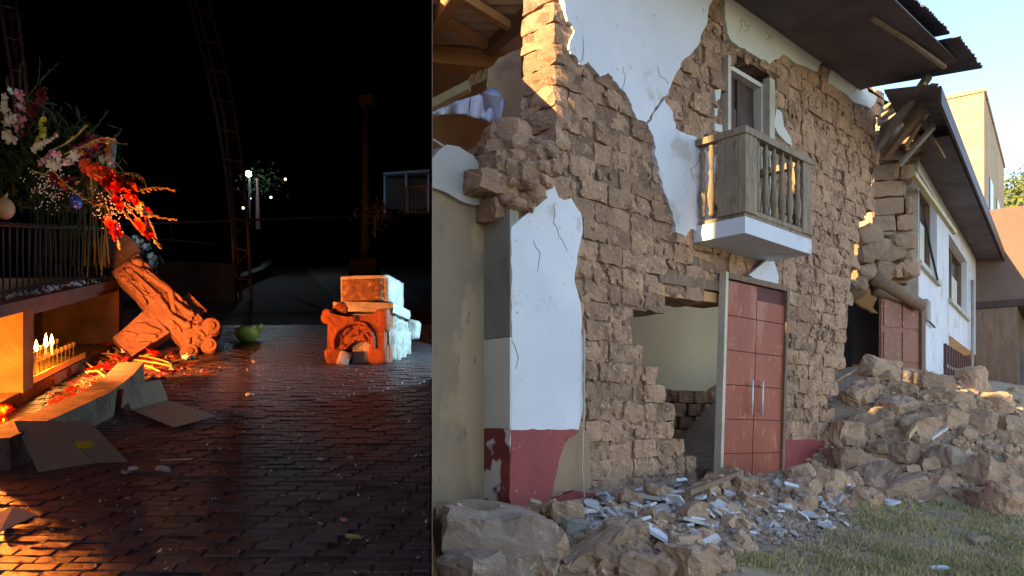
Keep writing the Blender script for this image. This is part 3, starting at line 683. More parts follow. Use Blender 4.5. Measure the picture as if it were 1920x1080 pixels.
G = [
 (((34,300),(18,225),(14,150)), (8.0,7.9), 'white', 8, .25, .9, .055, 'white gladiolus at the far upper left of the bouquet', 'stem_green'),
 (((40,290),(36,200),(40,118)), (8.1,8.0), 'pink', 6, .15, .7, .05, 'pale pink gladiolus with a tall green tip at the upper left', 'stem_green'),
 (((45,285),(70,200),(84,170)), (8.2,8.1), 'dark', 8, .2, .95, .055, 'dark red gladiolus behind the pale upper left ones', 'stem_green'),
 (((40,210),(68,165),(74,105)), (8.1,8.1), 'dark', 0, 0, .3, .04, 'bare budding stem pointing straight up at the upper left', 'stem_green'),
 (((42,195),(78,150),(110,118)), (8.0,7.9), 'dark', 0, 0, .3, .04, 'bare budding stem reaching right at the upper left', 'stem_green'),
 (((68,285),(78,250),(82,218)), (7.7,7.6), 'yellow', 10, .1, .95, .03, 'yellow green flower spike in the middle of the bouquet', 'stem_green'),
 (((60,285),(82,268),(106,250)), (7.6,7.5), 'white', 8, .1, 1, .028, 'small white flower cluster left of the cream gladiolus', 'stem_green'),
 (((80,320),(92,300),(108,284)), (7.5,7.4), 'pink', 5, .2, 1, .045, 'mauve pink gladiolus left of the cream one', 'stem_green'),
 (((95,312),(125,300),(152,288)), (7.4,7.3), 'white', 7, .05, .9, .05, 'cream white gladiolus lying sideways in the bouquet centre'),
 (((110,300),(150,285),(196,268)), (7.6,7.6), 'purple', 9, .3, 1, .055, 'magenta purple gladiolus right of the cream one'),
 (((130,300),(160,262),(204,208)), (7.9,8.0), 'dark', 7, .2, .6, .055, 'dark maroon gladiolus reaching up behind the purple one', 'stem_green'),
 (((120,290),(180,268),(238,272)), (7.3,7.2), 'yellow', 0, 0, .3, .04, 'lit golden budding stem bending right above the orange blooms'),
 (((135,292),(180,262),(216,262)), (7.35,7.3), 'yellow', 0, 0, .3, .04, 'lit golden budding stem just above the purple bloom'),
 (((100,280),(135,262),(163,234)), (7.7,7.7), 'orange', 0, 0, .3, .04, 'reddish budding stem pointing up right in the centre'),
 (((160,298),(195,280),(228,240)), (7.8,7.9), 'dark', 0, 0, .3, .04, 'thin dark budding stem above the orange blooms', 'stem_green'),
 (((160,310),(205,330),(262,352)), (7.3,7.2), 'orange', 13, .05, .95, .058, 'bright orange red gladiolus arching right over the railing'),
 (((175,325),(225,352),(262,378)), (7.2,7.1), 'red', 11, .25, 1, .055, 'scarlet gladiolus just below the orange one'),
 (((190,345),(225,385),(255,425)), (7.3,7.2), 'red', 4, .3, .6, .04, 'red gladiolus hanging down with golden buds'),
 (((200,385),(213,425),(224,462)), (7.4,7.5), 'red', 5, .3, .8, .05, 'red gladiolus drooping onto the foot of the cross'),
 (((225,375),(262,415),(299,464)), (7.4,7.3), 'red', 5, .5, .85, .045, 'red gladiolus drooping lowest right of the cross foot'),
 (((240,365),(270,395),(292,445)), (7.5,7.5), 'red', 3, .4, .7, .04, 'small red gladiolus stem above the white wreath'),
 (((235,372),(285,352),(328,360)), (7.4,7.3), 'orange', 0, 0, .3, .04, 'bare budding stem stretching far right'),
 (((240,385),(290,405),(332,411)), (7.4,7.3), 'orange', 0, 0, .3, .04, 'lowest bare budding stem stretching far right'),
 (((215,335),(255,325),(275,352)), (7.3,7.2), 'orange', 0, 0, .3, .04, 'short budding stem over the orange blooms'),
 (((95,315),(150,368),(192,384)), (7.2,7.1), 'orange', 1, .2, .3, .04, 'yellow lit stem hanging in front of the blue glass'),
 (((170,315),(172,360),(176,388)), (7.2,7.1), 'orange', 0, 0, .3, .04, 'straight dangling budding stem under the orange blooms'),
 (((60,320),(110,335),(140,342)), (7.35,7.3), 'dark', 7, .4, 1, .045, 'dark red bloom below the cream gladiolus'),
 (((190,300),(200,300),(212,315)), (7.25,7.2), 'white', 3, .2, 1, .035, 'small white bloom between purple and orange blooms'),
 (((262,380),(268,398),(276,404)), (7.2,7.2), 'white', 3, .2, 1, .03, 'tiny white bloom at the right edge of the bouquet'),
]
for g in G: spray(*g[:8], stem=g[8] if len(g) > 8 else 'stem_dry')
# filler foliage of the bouquet, and stems behind the railing
k = MB(); q = random.Random(12)
for i in range(2600):
    t = q.random(); px = q.gauss(60+90*t, 42); py = q.gauss(290+60*t, 42)
    if py > 395 or px > 235 or py < 190: continue
    c = at(px, py, q.uniform(7.8, 8.9)); a = Vector((q.uniform(-1,1), q.uniform(-1,1), q.uniform(-.5,1.3))).normalized()*q.uniform(.05, .15); b = a.orthogonal().normalized()*q.uniform(.006, .022)
    k.add([c-a, c+b, c+a, c-b], [(0,1,2,3)])
tag(k.build('filler_foliage', M['leaf_dark'], None), 'dark green filler foliage massed behind the gladioli', 'foliage', kind='stuff')
k = MB()
for i in range(330):
    px = q.choice((q.gauss(95, 20), q.gauss(215, 22))); py = q.gauss(345, 22) if px < 150 else q.gauss(388, 16)
    c = at(px, py, q.uniform(7.2, 7.6)); k.ell(c, .007, .007, .007, 4, 3)
tag(k.build('small_white_blossoms', M['petal_white'], None), 'tiny white filler blossoms sprinkled through the bouquet', 'blossoms', kind='stuff')
k = MB()
for i in range(70):
    px = q.uniform(60, 205); Y = q.uniform(8.0, 8.8); k.tube([at(px, q.uniform(330, 380), Y), at(px+q.uniform(-18, 10), q.uniform(470, 520), Y+.1)], .005, 4)
tag(k.build('bouquet_stems', M['leaf_dark'], None), 'thicket of thin green stems behind the railing bars', 'stems', kind='stuff')
k = MB()
for i in range(260):
    s = q.uniform(-3.6, -.1); d = q.uniform(-.02, .3); c = NP(s, d, .905+q.uniform(0, .03)); a = Vector((q.uniform(-1,1), q.uniform(-1,1), q.uniform(-.2,.5))).normalized()*q.uniform(.01, .045); b = a.orthogonal().normalized()*q.uniform(.006, .02)
    k.add([c-a, c+b, c+a, c-b], [(0,1,2,3)])
tag(k.build('fallen_petals', M['litter'], None), 'pale dried petals scattered on the plinth ledge under the railing', 'petals', kind='stuff')
# glass jar, vase, gourd
j = thing('blue_candle_jar', at(142, 390, 7.6), 'small round blue glass jar glowing among the flowers on the rail', 'jar')
MB().ell(at(142, 379, 7.6), .06, .06, .065, 12, 10).build('glass', M['blue_glass'], j, world=True, smooth=True)
MB().tube([at(142, 370, 7.6), at(142, 364, 7.6)], [.03, .034], 10).build('neck', M['blue_glass'], j, world=True)
v = thing('glass_vase', at(207, 310, 7.9), 'tall clear glass vase half hidden behind the purple bloom', 'vase')
MB().tube([at(207, 312, 7.9), at(207, 290, 7.9), at(208, 262, 7.9)], [.035, .05, .055], 12, cap=False).build('glass', M['vase_glass'], v, world=True, smooth=True)
g = thing('tan_gourd', at(8, 400, 7.3), 'round tan gourd cut by the left edge below the bouquet', 'gourd')
MB().ell(at(8, 391, 7.3), .09, .08, .10, 12, 10).build('body', M['tan_gourd'], g, world=True, smooth=True)
MB().tube([at(8, 374, 7.3), at(14, 362, 7.3)], [.02, .008], 6).build('stalk', M['tan_gourd'], g, world=True)
# white wreath behind the cross
wr = thing('white_flower_wreath', at(270, 520, 11), 'white flowers with dark leaves standing behind the cross foot', 'wreath')
k = MB()
for i in range(260):
    px, py = q.gauss(268, 13), q.gauss(480, 24); c = at(px, py, q.uniform(10.9, 11.3)); a = Vector((q.uniform(-1,1), q.uniform(-1,1), q.uniform(-.6,1))).normalized()*q.uniform(.05, .11); b = a.orthogonal().normalized()*q.uniform(.015, .03)
    k.add([c-a, c+b, c+a, c-b], [(0,1,2,3)])
k.build('leaves', M['leaf_dark'], wr, world=True)
MB().tube([at(268, 470, 11.1), at(262, 640, 11.1)], .02, 6).build('stake', M['iron'], wr, world=True)
for (px, py, sz) in ((262,456,.07),(275,463,.06),(254,447,.05),(285,482,.06),(287,493,.06),(268,478,.05),(248,548,.07),(258,556,.06),(280,502,.045),(255,540,.05)):
    o = bpy.data.objects.new('flower', fm('white')); COL.objects.link(o); o.parent = wr; o.location = at(px, py, 10.8)-wr.location; o.rotation_euler = (R(80)+q.uniform(-.4,.4), q.uniform(-.3,.3), q.uniform(-1,1)); o.scale = (sz,)*3
# fallen flowers at the cross foot and by the rack
def fallen(a, b, c, col, nf, size, lab, stem='stem_dry'):
    P = [a+Vector((0,0,.03)), b+Vector((0,0,.06)), c+Vector((0,0,.02))]
    t = thing('fallen_gladiolus', a, lab, 'flower', 'flowers fallen on the ground')
    MB().tube([bez(P, i/8) for i in range(9)], .009, 5).build('stem', M[stem], t, world=True)
    for i in range(nf):
        p = bez(P, .5+.5*i/max(1, nf)); o = bpy.data.objects.new('flower', fm(col)); COL.objects.link(o); o.parent = t
        o.location = p+Vector((q.uniform(-.04,.04), q.uniform(-.04,.04), .02))-t.location; o.rotation_euler = (q.uniform(-.9,.9), q.uniform(-.9,.9), q.uniform(0,6)); o.scale = (size,)*3
FL = [((110,640),(135,672),(200,712),'red',0,.05,'long yellow stem fallen from the candle rack toward the curb'),
 ((250,680),(280,688),(322,690),'red',0,.05,'yellow stem lying under the cross arm, front one'), ((262,672),(290,680),(318,684),'red',0,.05,'yellow stem lying under the cross arm, rear one'), ((255,690),(275,694),(300,700),'red',0,.05,'short yellow stem nearest the curb end'),
 ((230,690),(210,700),(160,702),'red',5,.06,'bright red bloom fallen beside the long yellow stem'), ((225,665),(210,655),(190,655),'red',4,.05,'red bloom fallen at the end of the candle rack'),
 ((270,672),(285,672),(300,668),'red',3,.055,'red bloom fallen at the foot of the cross arm'), ((200,672),(215,680),(240,684),'dark',5,.05,'dark red bloom fallen in the petals'), ((310,675),(318,672),(325,672),'dark',2,.045,'small dark red bloom right of the cross arm'),
 ((325,682),(345,684),(370,676),'white',3,.05,'white bloom with green stem fallen right of the cross arm'), ((0,775),(4,780),(8,796),'red',4,.07,'bright red bloom on the curb at the left edge'), ((225,672),(235,668),(240,668),'white',1,.035,'small white bloom among the red petals'),
 ((180,668),(200,672),(222,668),'yellow',2,.03,'yellow petalled sprig among the red petals')]
for a, b, c, col, nf, size, lab in FL: fallen(ng(*a, .03), ng(*b, .03), ng(*c, .03), col, nf, size, lab, 'stem_green' if col == 'white' else 'stem_dry')
def scatter(name, n, gen, mt, lab, cat, s0, s1, flat=.3):
    k = MB()
    for i in range(n):
        px, py = gen(); c = ng(px, py)+Vector((0, 0, .012)); a = Vector((q.uniform(-1,1), q.uniform(-1,1), q.uniform(-flat,flat))).normalized()*q.uniform(s0, s1); b = Vector((-a.y, a.x, q.uniform(-.3,.6)*a.length))*q.uniform(.3, .8)
        k.add([c-a, c+b, c+a*1.1+Vector((0,0,.008)), c-b*.8], [(0,1,2,3)])
    tag(k.build(name, mt, None), lab, cat, kind='stuff')
near = lambda: (q.gauss(250, 62), min(735, max(652, q.gauss(686, 13))))
near2 = lambda: (lambda t: (95+t*150+q.gauss(0, 10), 758-t*82+q.gauss(0, 9)))(q.random())
scatter('red_petals', 520, lambda: near() if q.random() < .6 else near2(), M['petal_red'], 'red petals scattered on the ground below the cross', 'petals', .012, .05)
scatter('plinth_foot_debris', 420, near2, M['curb_stone'], 'broken crumbs and leaves between curb and candle plinth', 'debris', .012, .04)
scatter('dark_petals', 260, near, M['petal_dark'], 'dark red petals scattered on the ground below the cross', 'petals', .012, .04)
scatter('pale_petals', 180, near, M['petal_white'], 'pale petals scattered on the ground below the cross', 'petals', .008, .025)
scatter('dry_stalks', 90, lambda: (q.gauss(270, 40), q.gauss(686, 8)), M['stem_dry'], 'broken dry yellow stalks scattered below the cross', 'stalks', .03, .08)
def band():
    py = 690+390*q.random()**1.8; return q.uniform(60 if py > 900 else 320, 800), py
scatter('paving_litter', 230, band, M['petal_white'], 'small pale scraps of litter strewn over the brick paving', 'litter', .006, .02, .5)
scatter('paving_crumbs', 420, band, M['rubble_adobe'], 'little crumbs of stone strewn over the brick paving', 'crumbs', .004, .012, .6)
for i, (px, py, sz, lab, mt) in enumerate(((645,977,.022,'bright pink petal lying alone on the brick paving','petal_pink'), (660,1010,.035,'pale yellowish leaf scrap below the pink petal','stem_dry'), (248,880,.03,'crumpled translucent plastic scrap beside the leaning cardboard','bottle_plastic'), (236,886,.03,'smaller white plastic scrap beside the leaning cardboard','litter'), (305,884,.05,'long pale torn paper scrap on the dark paving','litter'), (470,744,.04,'grey white crumpled scrap near the lit paving','litter'), (478,680,.04,'white torn scrap at the edge of the orange light','litter'), (600,862,.02,'thin white sliver on the middle of the paving','litter'))):
    me = rough((sz*2, sz*1.3, sz*.7), 70+i, 2, sz*.35, .5); o = linkm('scrap', me, M[mt]); o.location = ng(px, py)+Vector((0, 0, sz*.3)); o.rotation_euler = (sl, 0, q.uniform(0, 3)); tag(o, lab, 'scrap', 'loose scraps on the paving')
# dark cloth-like grime patch and thin stick on paving
MB().tube([ng(300, 863, .012), ng(362, 860, .012)], .004, 4).build('thin_stick', M['litter']).__setitem__('label', 'thin pale stick lying on the dark paving'); bpy.data.objects['thin_stick']['category'] = 'stick'

pth = MB(); L_ = [(640,575),(590,520),(560,495),(560,470),(590,452)]; R_ = [(800,575),(740,520),(690,495),(650,470),(640,452)]
for (a, b), (c_, d_) in zip(zip(L_, L_[1:]), zip(R_, R_[1:])): pth.add([ng(*a, .004), ng(*c_, .004), ng(*d_, .004), ng(*b, .004)], [(0,1,2,3)])
tag(linkm('path', pth.mesh('path', fix=False), M['concrete_night']), kind='structure')
# ------------------------------------------------------------------ the day place: the street right of the divider
HF = Frame(2.28, 9.0, R(44.27))
def PX(lst, d=0, F=HF): return [F.hit(x, y, d) for x, y in lst]
def sn(x, y):                                          # world -> facade coordinates: s along, n out of the wall
    qx, qy = x-2.28, y-9.0; return qx*.716+qy*.698, qx*.698-qy*.716
def sm_(a, b, v): t = max(0, min(1, (v-a)/(b-a))); return t*t*(3-2*t)
def gnd(x, y):
    s, n = sn(x, y); return -.145*max(-.3, min(n, 6))
def heap(x, y):
    s, n = sn(x, y)
    H = 1.62*sm_(1.25, 5.2, s); W = .8+2.3*sm_(1.5, 4.6, s)+1.0*sm_(6, 10, s)
    h = H*max(0, 1-max(0, n)/W)**.85 if n < W else 0
    if n < 0: h = H
    h += .20*math.exp(-((x+.35)/.55)**2-((y-5.75)/.42)**2)            # foreground heap, lower left
    h += .26*math.exp(-((x-.75)/.8)**2-((y-5.7)/.5)**2)
    h += .24*math.exp(-((s+1.0)/1.5)**2-((n-.7)/.55)**2)              # plaster shards below the opening
    h += .20*math.exp(-((s-.5)/1.1)**2-((n-.9)/.6)**2)
    return h
def hz(x, y):
    return gnd(x, y)+heap(x, y)+noise.noise(Vector((x*1.7, y*1.7, 0)))*.035+noise.noise(Vector((x*6, y*6, 3)))*.02*(1+2*min(1, heap(x, y)))
def drop(px, py, Y0=4.3):                              # where a line of sight meets the ground or heap
    r = ray(px, py); Y = Y0
    while Y < 40:
        if EYE+r.z*Y <= hz(r.x*Y, Y): return Vector((r.x*Y, Y, EYE+r.z*Y))
        Y += .03
    return Vector((r.x*Y, Y, EYE+r.z*Y))
# street ground
k = MB(); nx, ny = 150, 210; idx = {}
def gy(j): return 1+ (j/ny)**1.6*44
for j in range(ny+1):
    y = gy(j)
    for i in range(nx+1):
        x = -.1*y+.03+(i/nx)**1.15*(3+1.15*y); k.v.append((x, y, hz(x, y) if y < 24 else gnd(x, y)))
for j in range(ny):
    for i in range(nx): a = j*(nx+1)+i; k.f.append((a, a+1, a+nx+2, a+nx+1))
me = k.mesh('street_ground', fix=False); g_ = linkm('street_ground', me, M['soil'], None, True); g_['kind'] = 'structure'
# hillside far right
k = MB(); k.v = []
for j in range(31):
    for i in range(41):
        x = 24+i*2.6; y = 44+j*3; z = -1+26*sm_(0, 1, j/30)*(.75+.35*noise.noise(Vector((x*.03, y*.03, 2))))+noise.noise(Vector((x*.15, y*.15, 5)))*1.2
        k.v.append((x, y, z))
for j in range(30):
    for i in range(40): a = j*41+i; k.f.append((a, a+1, a+42, a+41))
tag(linkm('hillside', k.mesh('hillside', fix=False), M['hill'], None, True), kind='structure')
k = MB()
k.add([(-3, 45, -.9), (300, 45, -.9), (300, 400, -.9), (-40, 400, -.9)], [(0,1,2,3)]); k.add([(40, 1, -.95), (300, 1, -.95), (300, 45.5, -.95), (40, 45.5, -.95)], [(0,1,2,3)])
tag(linkm('valley_ground', k.mesh('valley_ground', fix=False), M['soil']), kind='structure')

# ---------------- the ruined adobe house
ho = thing('ruined_house', (2.28, 9.0, 0), 'two storey adobe house with its white plaster fallen off and a wooden balcony', 'house', rz=HF.a)
SIL = [(948,1000),(948,640),(946,430),(938,405),(925,385),(917,345),(921,305),(945,292),(985,285),(1040,278),(1040,-90),(1740,-90),(1740,200),(1652,190),(1648,260),(1638,330),(1643,390),(1612,430),(1604,500),(1598,560),(1592,640),(1578,700),(1560,760),(1562,830),(1540,1000)]
CAV = [(1252,556),(1240,575),(1213,592),(1196,612),(1186,622),(1203,642),(1216,668),(1238,700),(1247,740),(1262,785),(1274,825),(1300,850),(1292,1000),(1446,1000),(1446,552),(1352,522),(1345,553)]
WIN = [(1364,112),(1436,150),(1436,420),(1364,400)]
silL, cavL, winL = PX(SIL), PX(CAV), PX(WIN)
TOPZ = 5.74
PLA = {
 'A': [(1052,-90),(1054,10),(1060,42),(1072,60),(1062,95),(1085,125),(1098,118),(1120,146),(1135,139),(1165,173),(1180,200),(1190,226),(1207,231),(1222,206),(1238,184),(1246,180),(1254,158),(1278,112),(1300,92),(1318,52),(1324,15),(1342,-20),(1342,-90)],
 'B': [(1209,234),(1226,209),(1241,188),(1252,205),(1262,243),(1276,250),(1300,258),(1325,292),(1337,296),(1331,380),(1330,415),(1310,440),(1291,430),(1281,445),(1262,436),(1256,400),(1240,362),(1226,300),(1219,256)],
 'C': [(1362,-90),(1740,-90),(1540,96),(1527,136),(1500,124),(1463,104),(1455,112),(1438,122),(1400,100),(1368,80),(1357,50),(1354,-10)],
 'D': [(1556,122),(1640,182),(1628,204),(1606,196),(1548,158)],
}
pA, pB, pC, pD = (PX(jag(jag(PLA[c], 9, 2.6, i), 4, 1.1, i+50)) for i, c in enumerate('ABCD'))
pl_all = [PX(PLA[c]) for c in 'ABCD']
PIL = [(950,806),(950,428),(968,412),(986,398),(1010,374),(1018,350),(1028,345),(1038,372),(1050,378),(1062,374),(1080,402),(1083,440),(1073,482),(1068,530),(1079,568),(1083,640),(1084,760),(1076,806)]
pil = PX(PIL)
def wallok(s, z):
    return z < TOPZ and inside((s, z), silL) and not inside((s, z), cavL) and not inside((s, z), winL)
# core: mud joints behind the bricks
k = MB(); c = .11
smin = min(p[0] for p in silL); 
for i in range(int((4.9-smin)/c)+1):
    for j in range(-5, 55):
        s, z = smin+i*c, j*c
        if all(wallok(s+a*c, z+b*c) for a, b in ((-.2,-.2),(1.2,-.2),(1.2,1.2),(-.2,1.2))):
            for d in (.022, .40): k.add([(s,d,z),(s+c,d,z),(s+c,d,z+c),(s,d,z+c)], [(0,1,2,3)])
me = k.mesh('mud_joints', fix=False); linkm('mud_joints', me, M['adobe_mortar'], ho)
# bricks
BM = []
for i in range(14):
    me = rough((.365, .43, .188), 100+i, 4, .026, .08); me.materials.append(M['adobe']); BM.append(me)
BMh = []
for i in range(6):
    me = rough((.188, .43, .188), 130+i, 4, .026, .09); me.materials.append(M['adobe']); BMh.append(me)
rb = random.Random(21); cand = []
sL = HF.hit(949, 700)[0]; ZP = HF.hit(1040, 283)[1]; ZQ = HF.hit(950, 425)[1]
for r_ in range(-2, 31):
    z = .10+r_*.188; s = smin-.1+(.18 if r_ % 2 else 0); first = False
    if z > ZP or z < ZQ: s = (HF.hit(1040, 150)[0] if z > ZP else sL+.10); first = True
    while s < 4.9:
        half = rb.random() < .16 or (first and r_ % 2); Wd = .185 if half else .36; first = False
        sc_, zc = s+Wd/2, z
        ok = wallok(sc_, zc) and not any(inside((sc_+a*Wd*.45, zc+b), winL) for a in (-1, 0, 1) for b in (-.06, .06)) and (wallok(sc_-Wd*.32, zc) + wallok(sc_+Wd*.32, zc) + wallok(sc_, zc+.07) + wallok(sc_, zc-.07) >= 3)
        if ok:
            cov = [all(inside((sc_+a*Wd*.6, zc+b*.13), p) for a in (-1, 1) for b in (-1, 1)) for p in pl_all+[pil]]
            if not any(cov): cand.append((sc_, zc, half))
        s += Wd+.006
def nearness(c): x = 2.28+.716*c[0]; y = 9+.698*c[0]; return x*x+y*y+(c[1]-EYE)**2
cand.sort(key=nearness); rest = MB()
for i, (s, z, half) in enumerate(cand):
    low = sm_(.9, -.2, z)
    T = Matrix.Translation((s+rb.uniform(-.006,.006), .21+rb.uniform(-.022,.022)-.02*low, z+rb.uniform(-.006,.006)))
    E = Euler((rb.uniform(-.02,.02)+rb.choice((0, math.pi)), rb.uniform(-.02,.02), rb.uniform(-.035,.035)+rb.choice((0, math.pi))))
    me = rb.choice(BMh if half else BM)
    if i < 296:
        o = bpy.data.objects.new('adobe_brick', me); COL.objects.link(o); o.parent = ho; o.location = T.to_translation(); o.rotation_euler = E
    else:
        Q = T @ E.to_matrix().to_4x4(); rest.add([Q @ v.co for v in me.vertices], [tuple(p.vertices) for p in me.polygons])
tag(rest.build('far_adobe_bricks', M['adobe'], ho), kind='stuff')
# exposed straw and mud lumps on the wall right of the opening (weathered clods on the brick faces)
k = MB(); q = random.Random(31)
for i in range(2600):
    s, z = q.uniform(-2.6, 4.6), q.uniform(0, 5.2)
    if not all(wallok(s+a, z+b) for a in (-.14, .14) for b in (-.12, .12)) or any(inside((s, z), p) for p in pl_all+[pil]): continue
    if s < .9 and q.random() < .45: continue
    r_ = q.uniform(.015, .05); k.ell((s, .0, z), r_*q.uniform(.7,1.6), r_*.42, r_*q.uniform(.6,1.5), 6, 4, Euler((0, q.uniform(0, 3), 0)).to_matrix().to_4x4())
tag(k.build('mud_clods', M['adobe'], ho), kind='stuff')
# plaster that still clings
def slab_(name, out, d0, d1, mt, parent=ho, clip=None):
    k = MB(); k.prism(out, d0, d1); return k.build(name, mt, parent, clip=clip)
PLB = [p for p in (pA, pB)]
for p in PLB: slab_('plaster_sheet', [(s, min(z, TOPZ+.02)) for s, z in p], -.035, .045, M['plaster'])
for p in (pC, pD): slab_('plaster_sheet', [(s, min(z, TOPZ)) for s, z in p], -.035, .045, M['plaster_warm'])
for i, pp in enumerate(([(1447,236),(1452,205),(1462,212),(1466,238),(1478,258),(1482,275),(1470,268),(1455,252)], [(1336,170),(1348,168),(1346,186),(1338,192)], [(1335,205),(1341,204),(1341,218),(1336,220)], [(1335,232),(1350,236),(1350,250),(1336,246)])):
    slab_('plaster_scrap', PX(pp), -.03, .04, M['plaster_warm'])
slab_('pilaster_plaster', PX(jag(PIL, 16, 1.6, 9)), -.06, .05, M['plaster'])
slab_('red_dado', PX(jag([(947,806),(1076,806),(1070,815),(1052,824),(1043,850),(1036,880),(1029,905),(1026,928),(1030,950),(1042,990),(947,990)], 14, 2.5, 3)), -.063, .05, M['red_dado'])
slab_('red_dado', PX(jag([(1026,935),(1048,928),(1070,920),(1095,922),(1112,926),(1118,950),(1090,990),(1040,990)], 14, 2, 4)), -.045, .05, M['red_dado'])
slab_('mud_render', PX(jag([(1078,808),(1085,800),(1100,812),(1103,860),(1102,925),(1070,918),(1030,926),(1033,900),(1040,878),(1048,850),(1056,828)], 12, 2, 5)), -.03, .05, M['mud_render'])
slab_('red_dado', PX(jag([(1463,823),(1500,824),(1543,826),(1538,860),(1520,900),(1500,930),(1463,930)], 14, 2, 6)), -.05, .05, M['red_dado'])
slab_('plaster_shard', PX([(1390,518),(1428,486),(1438,494),(1446,520),(1444,545),(1400,524)]), -.10, -.055, M['plaster'])
# left return of the wall, where the cement and peeling paint show
sL = HF.hit(949, 700)[0]
def zat(py, s=sL): x, y = 2.28+.716*s, 9+.698*s; return EYE+(800-py)/FP*y
for nm, y0, y1, mt in (('cement_strip', 395, 632, 'cement_green'), ('cream_strip', 633, 803, 'plaster_warm'), ('peeling_strip', 804, 1000, 'peeling_red')):
    k = MB(); k.box((sL-.012, -.058, zat(y1)), (sL+.09, .43, zat(y0))); k.build(nm, M[mt], ho)
# hanging cable down the pilaster edge
MB().tube([(HF.hit(1084,620)[0], -.075, HF.hit(1084,620)[1]), (HF.hit(1083,760)[0], -.08, HF.hit(1083,760)[1]), (HF.hit(1078,880)[0], -.085, HF.hit(1078,880)[1]), (HF.hit(1083,962)[0], -.10, HF.hit(1083,962)[1])], .008, 5).build('hanging_cable', M['cable'], ho)
# lintel over the opening
for (a, b, d0, d1, mt) in (((1252,545),(1352,556),.02,.42,'orange_wood'), ((1250,522),(1350,535),-.02,.2,'brown_wood'), ((1305,488),(1352,510),.0,.3,'brown_wood')):
    s0, z0 = HF.hit(*a); s1, z1 = HF.hit(*b); k = MB()
    k.hexa([(s0-.15,d0,z0-.06),(s1+.3,d0,z1-.06),(s1+.3,d1,z1-.06),(s0-.15,d1,z0-.06),(s0-.15,d0,z0+.05),(s1+.3,d0,z1+.05),(s1+.3,d1,z1+.05),(s0-.15,d1,z0+.05)]); k.build('lintel', M[mt], ho)
# double door in its frame, leaning slightly
s0, s1 = HF.hit(1343, 800)[0], HF.hit(1449, 800)[0]; wD = s1-s0
dr = thing('door', (0,0,0), None, None)
dr.parent = ho; dr.location = (s0, .0, -.02); dr.rotation_euler = (R(1.5), R(.6), R(-4))
H_d = 2.46; fr_ = .05
for a, b, nm in (((0,-.05,0),(fr_,.04,H_d),'door_post'), ((wD-fr_,-.06,0),(wD,.10,H_d-.02),'door_post'), ((fr_+.002,-.055,H_d-.07),(wD-fr_-.002,.095,H_d-.005),'door_head')):
    k = MB(); k.box(a, b); k.build(nm, M['brown_wood' if nm == 'door_head' else 'cream_edge' if a[0] == 0 else 'brown_wood'], dr)
wl_ = (wD-2*fr_)/2
for q_ in range(2):
    x0 = fr_+.004+q_*(wl_); x1 = x0+wl_-.008; n = 6
    leaf = MB(); leaf.box((x0, -.010, .02), (x1, .03, H_d-.08)); leaf = leaf.build('door_leaf', M['door_groove'], dr)
    for r_ in range(n):
        za, zb_ = .03+r_*(H_d-.11)/n, .03+(r_+1)*(H_d-.11)/n-.010
        if q_ == 1 and r_ == n-1: zb_ -= .16
        k = MB(); e = .012
        k.hexa([(x0+.003,-.03,za),(x1-.003,-.03,za),(x1-.003,-.012,za),(x0+.003,-.012,za),(x0+.003,-.03,zb_),(x1-.003,-.03,zb_),(x1-.003,-.012,zb_),(x0+.003,-.012,zb_)]); k.build('door_panel', M['door_red'], dr)
    hx = x1-.10 if q_ == 0 else x0+.10
    k = MB(); k.tube([(hx, -.075, .86), (hx, -.075, 1.27)], .013, 8); k.tube([(hx, -.075, .92), (hx, -.02, .92)], .01, 6); k.tube([(hx, -.075, 1.21), (hx, -.02, 1.21)], .01, 6); k.build('door_handle', M['chrome'], dr, smooth=True)
# worn post beside the door down to the dado
k = MB(); sE = HF.hit(1453, 800)[0]; k.box((sE+.0, -.05, -.2), (sE+.09, .05, 2.2)); k.build('jamb', M['gray_wood'], ho)
# room seen through the hole
k = MB(); k.box((1.5, 2.6, 1.25), (5.5, 2.7, 2.9)); k.build('room_wall', M['cream_wall'], ho, clip='day')
k = MB(); k.box((1.5, 2.58, -.3), (5.5, 2.72, 1.245)); k.build('room_wall', M['mud_render'], ho, clip='day')
k = MB(); k.box((-.9, .45, -.25), (5.5, 2.57, -.05)); k.build('room_floor', M['mud_render'], ho, clip='day')
q = random.Random(41)
for i in range(48):                                    # bricks of the room's lower back wall
    r_, c_ = divmod(i, 8); o = bpy.data.objects.new('adobe_brick', BM[i % 14]); COL.objects.link(o); o.parent = ho; o.location = (1.75+c_*.45+(.2 if r_ % 2 else 0), 2.46, .15+r_*.205); o.rotation_euler = (0, 0, q.uniform(-.04,.04)); 
for i in range(5):
    me = rough((q.uniform(.3,.5), .4, q.uniform(.3,.45)), 150+i, 3, .05, .4); o = linkm('fallen_block', me, M['rubble_adobe'], ho); o.location = (-.55+i*.24, .45+q.uniform(0,.5), .10+.05*q.random()); o.rotation_euler = (q.uniform(-.5,.5), q.uniform(-.5,.5), q.uniform(0,3))
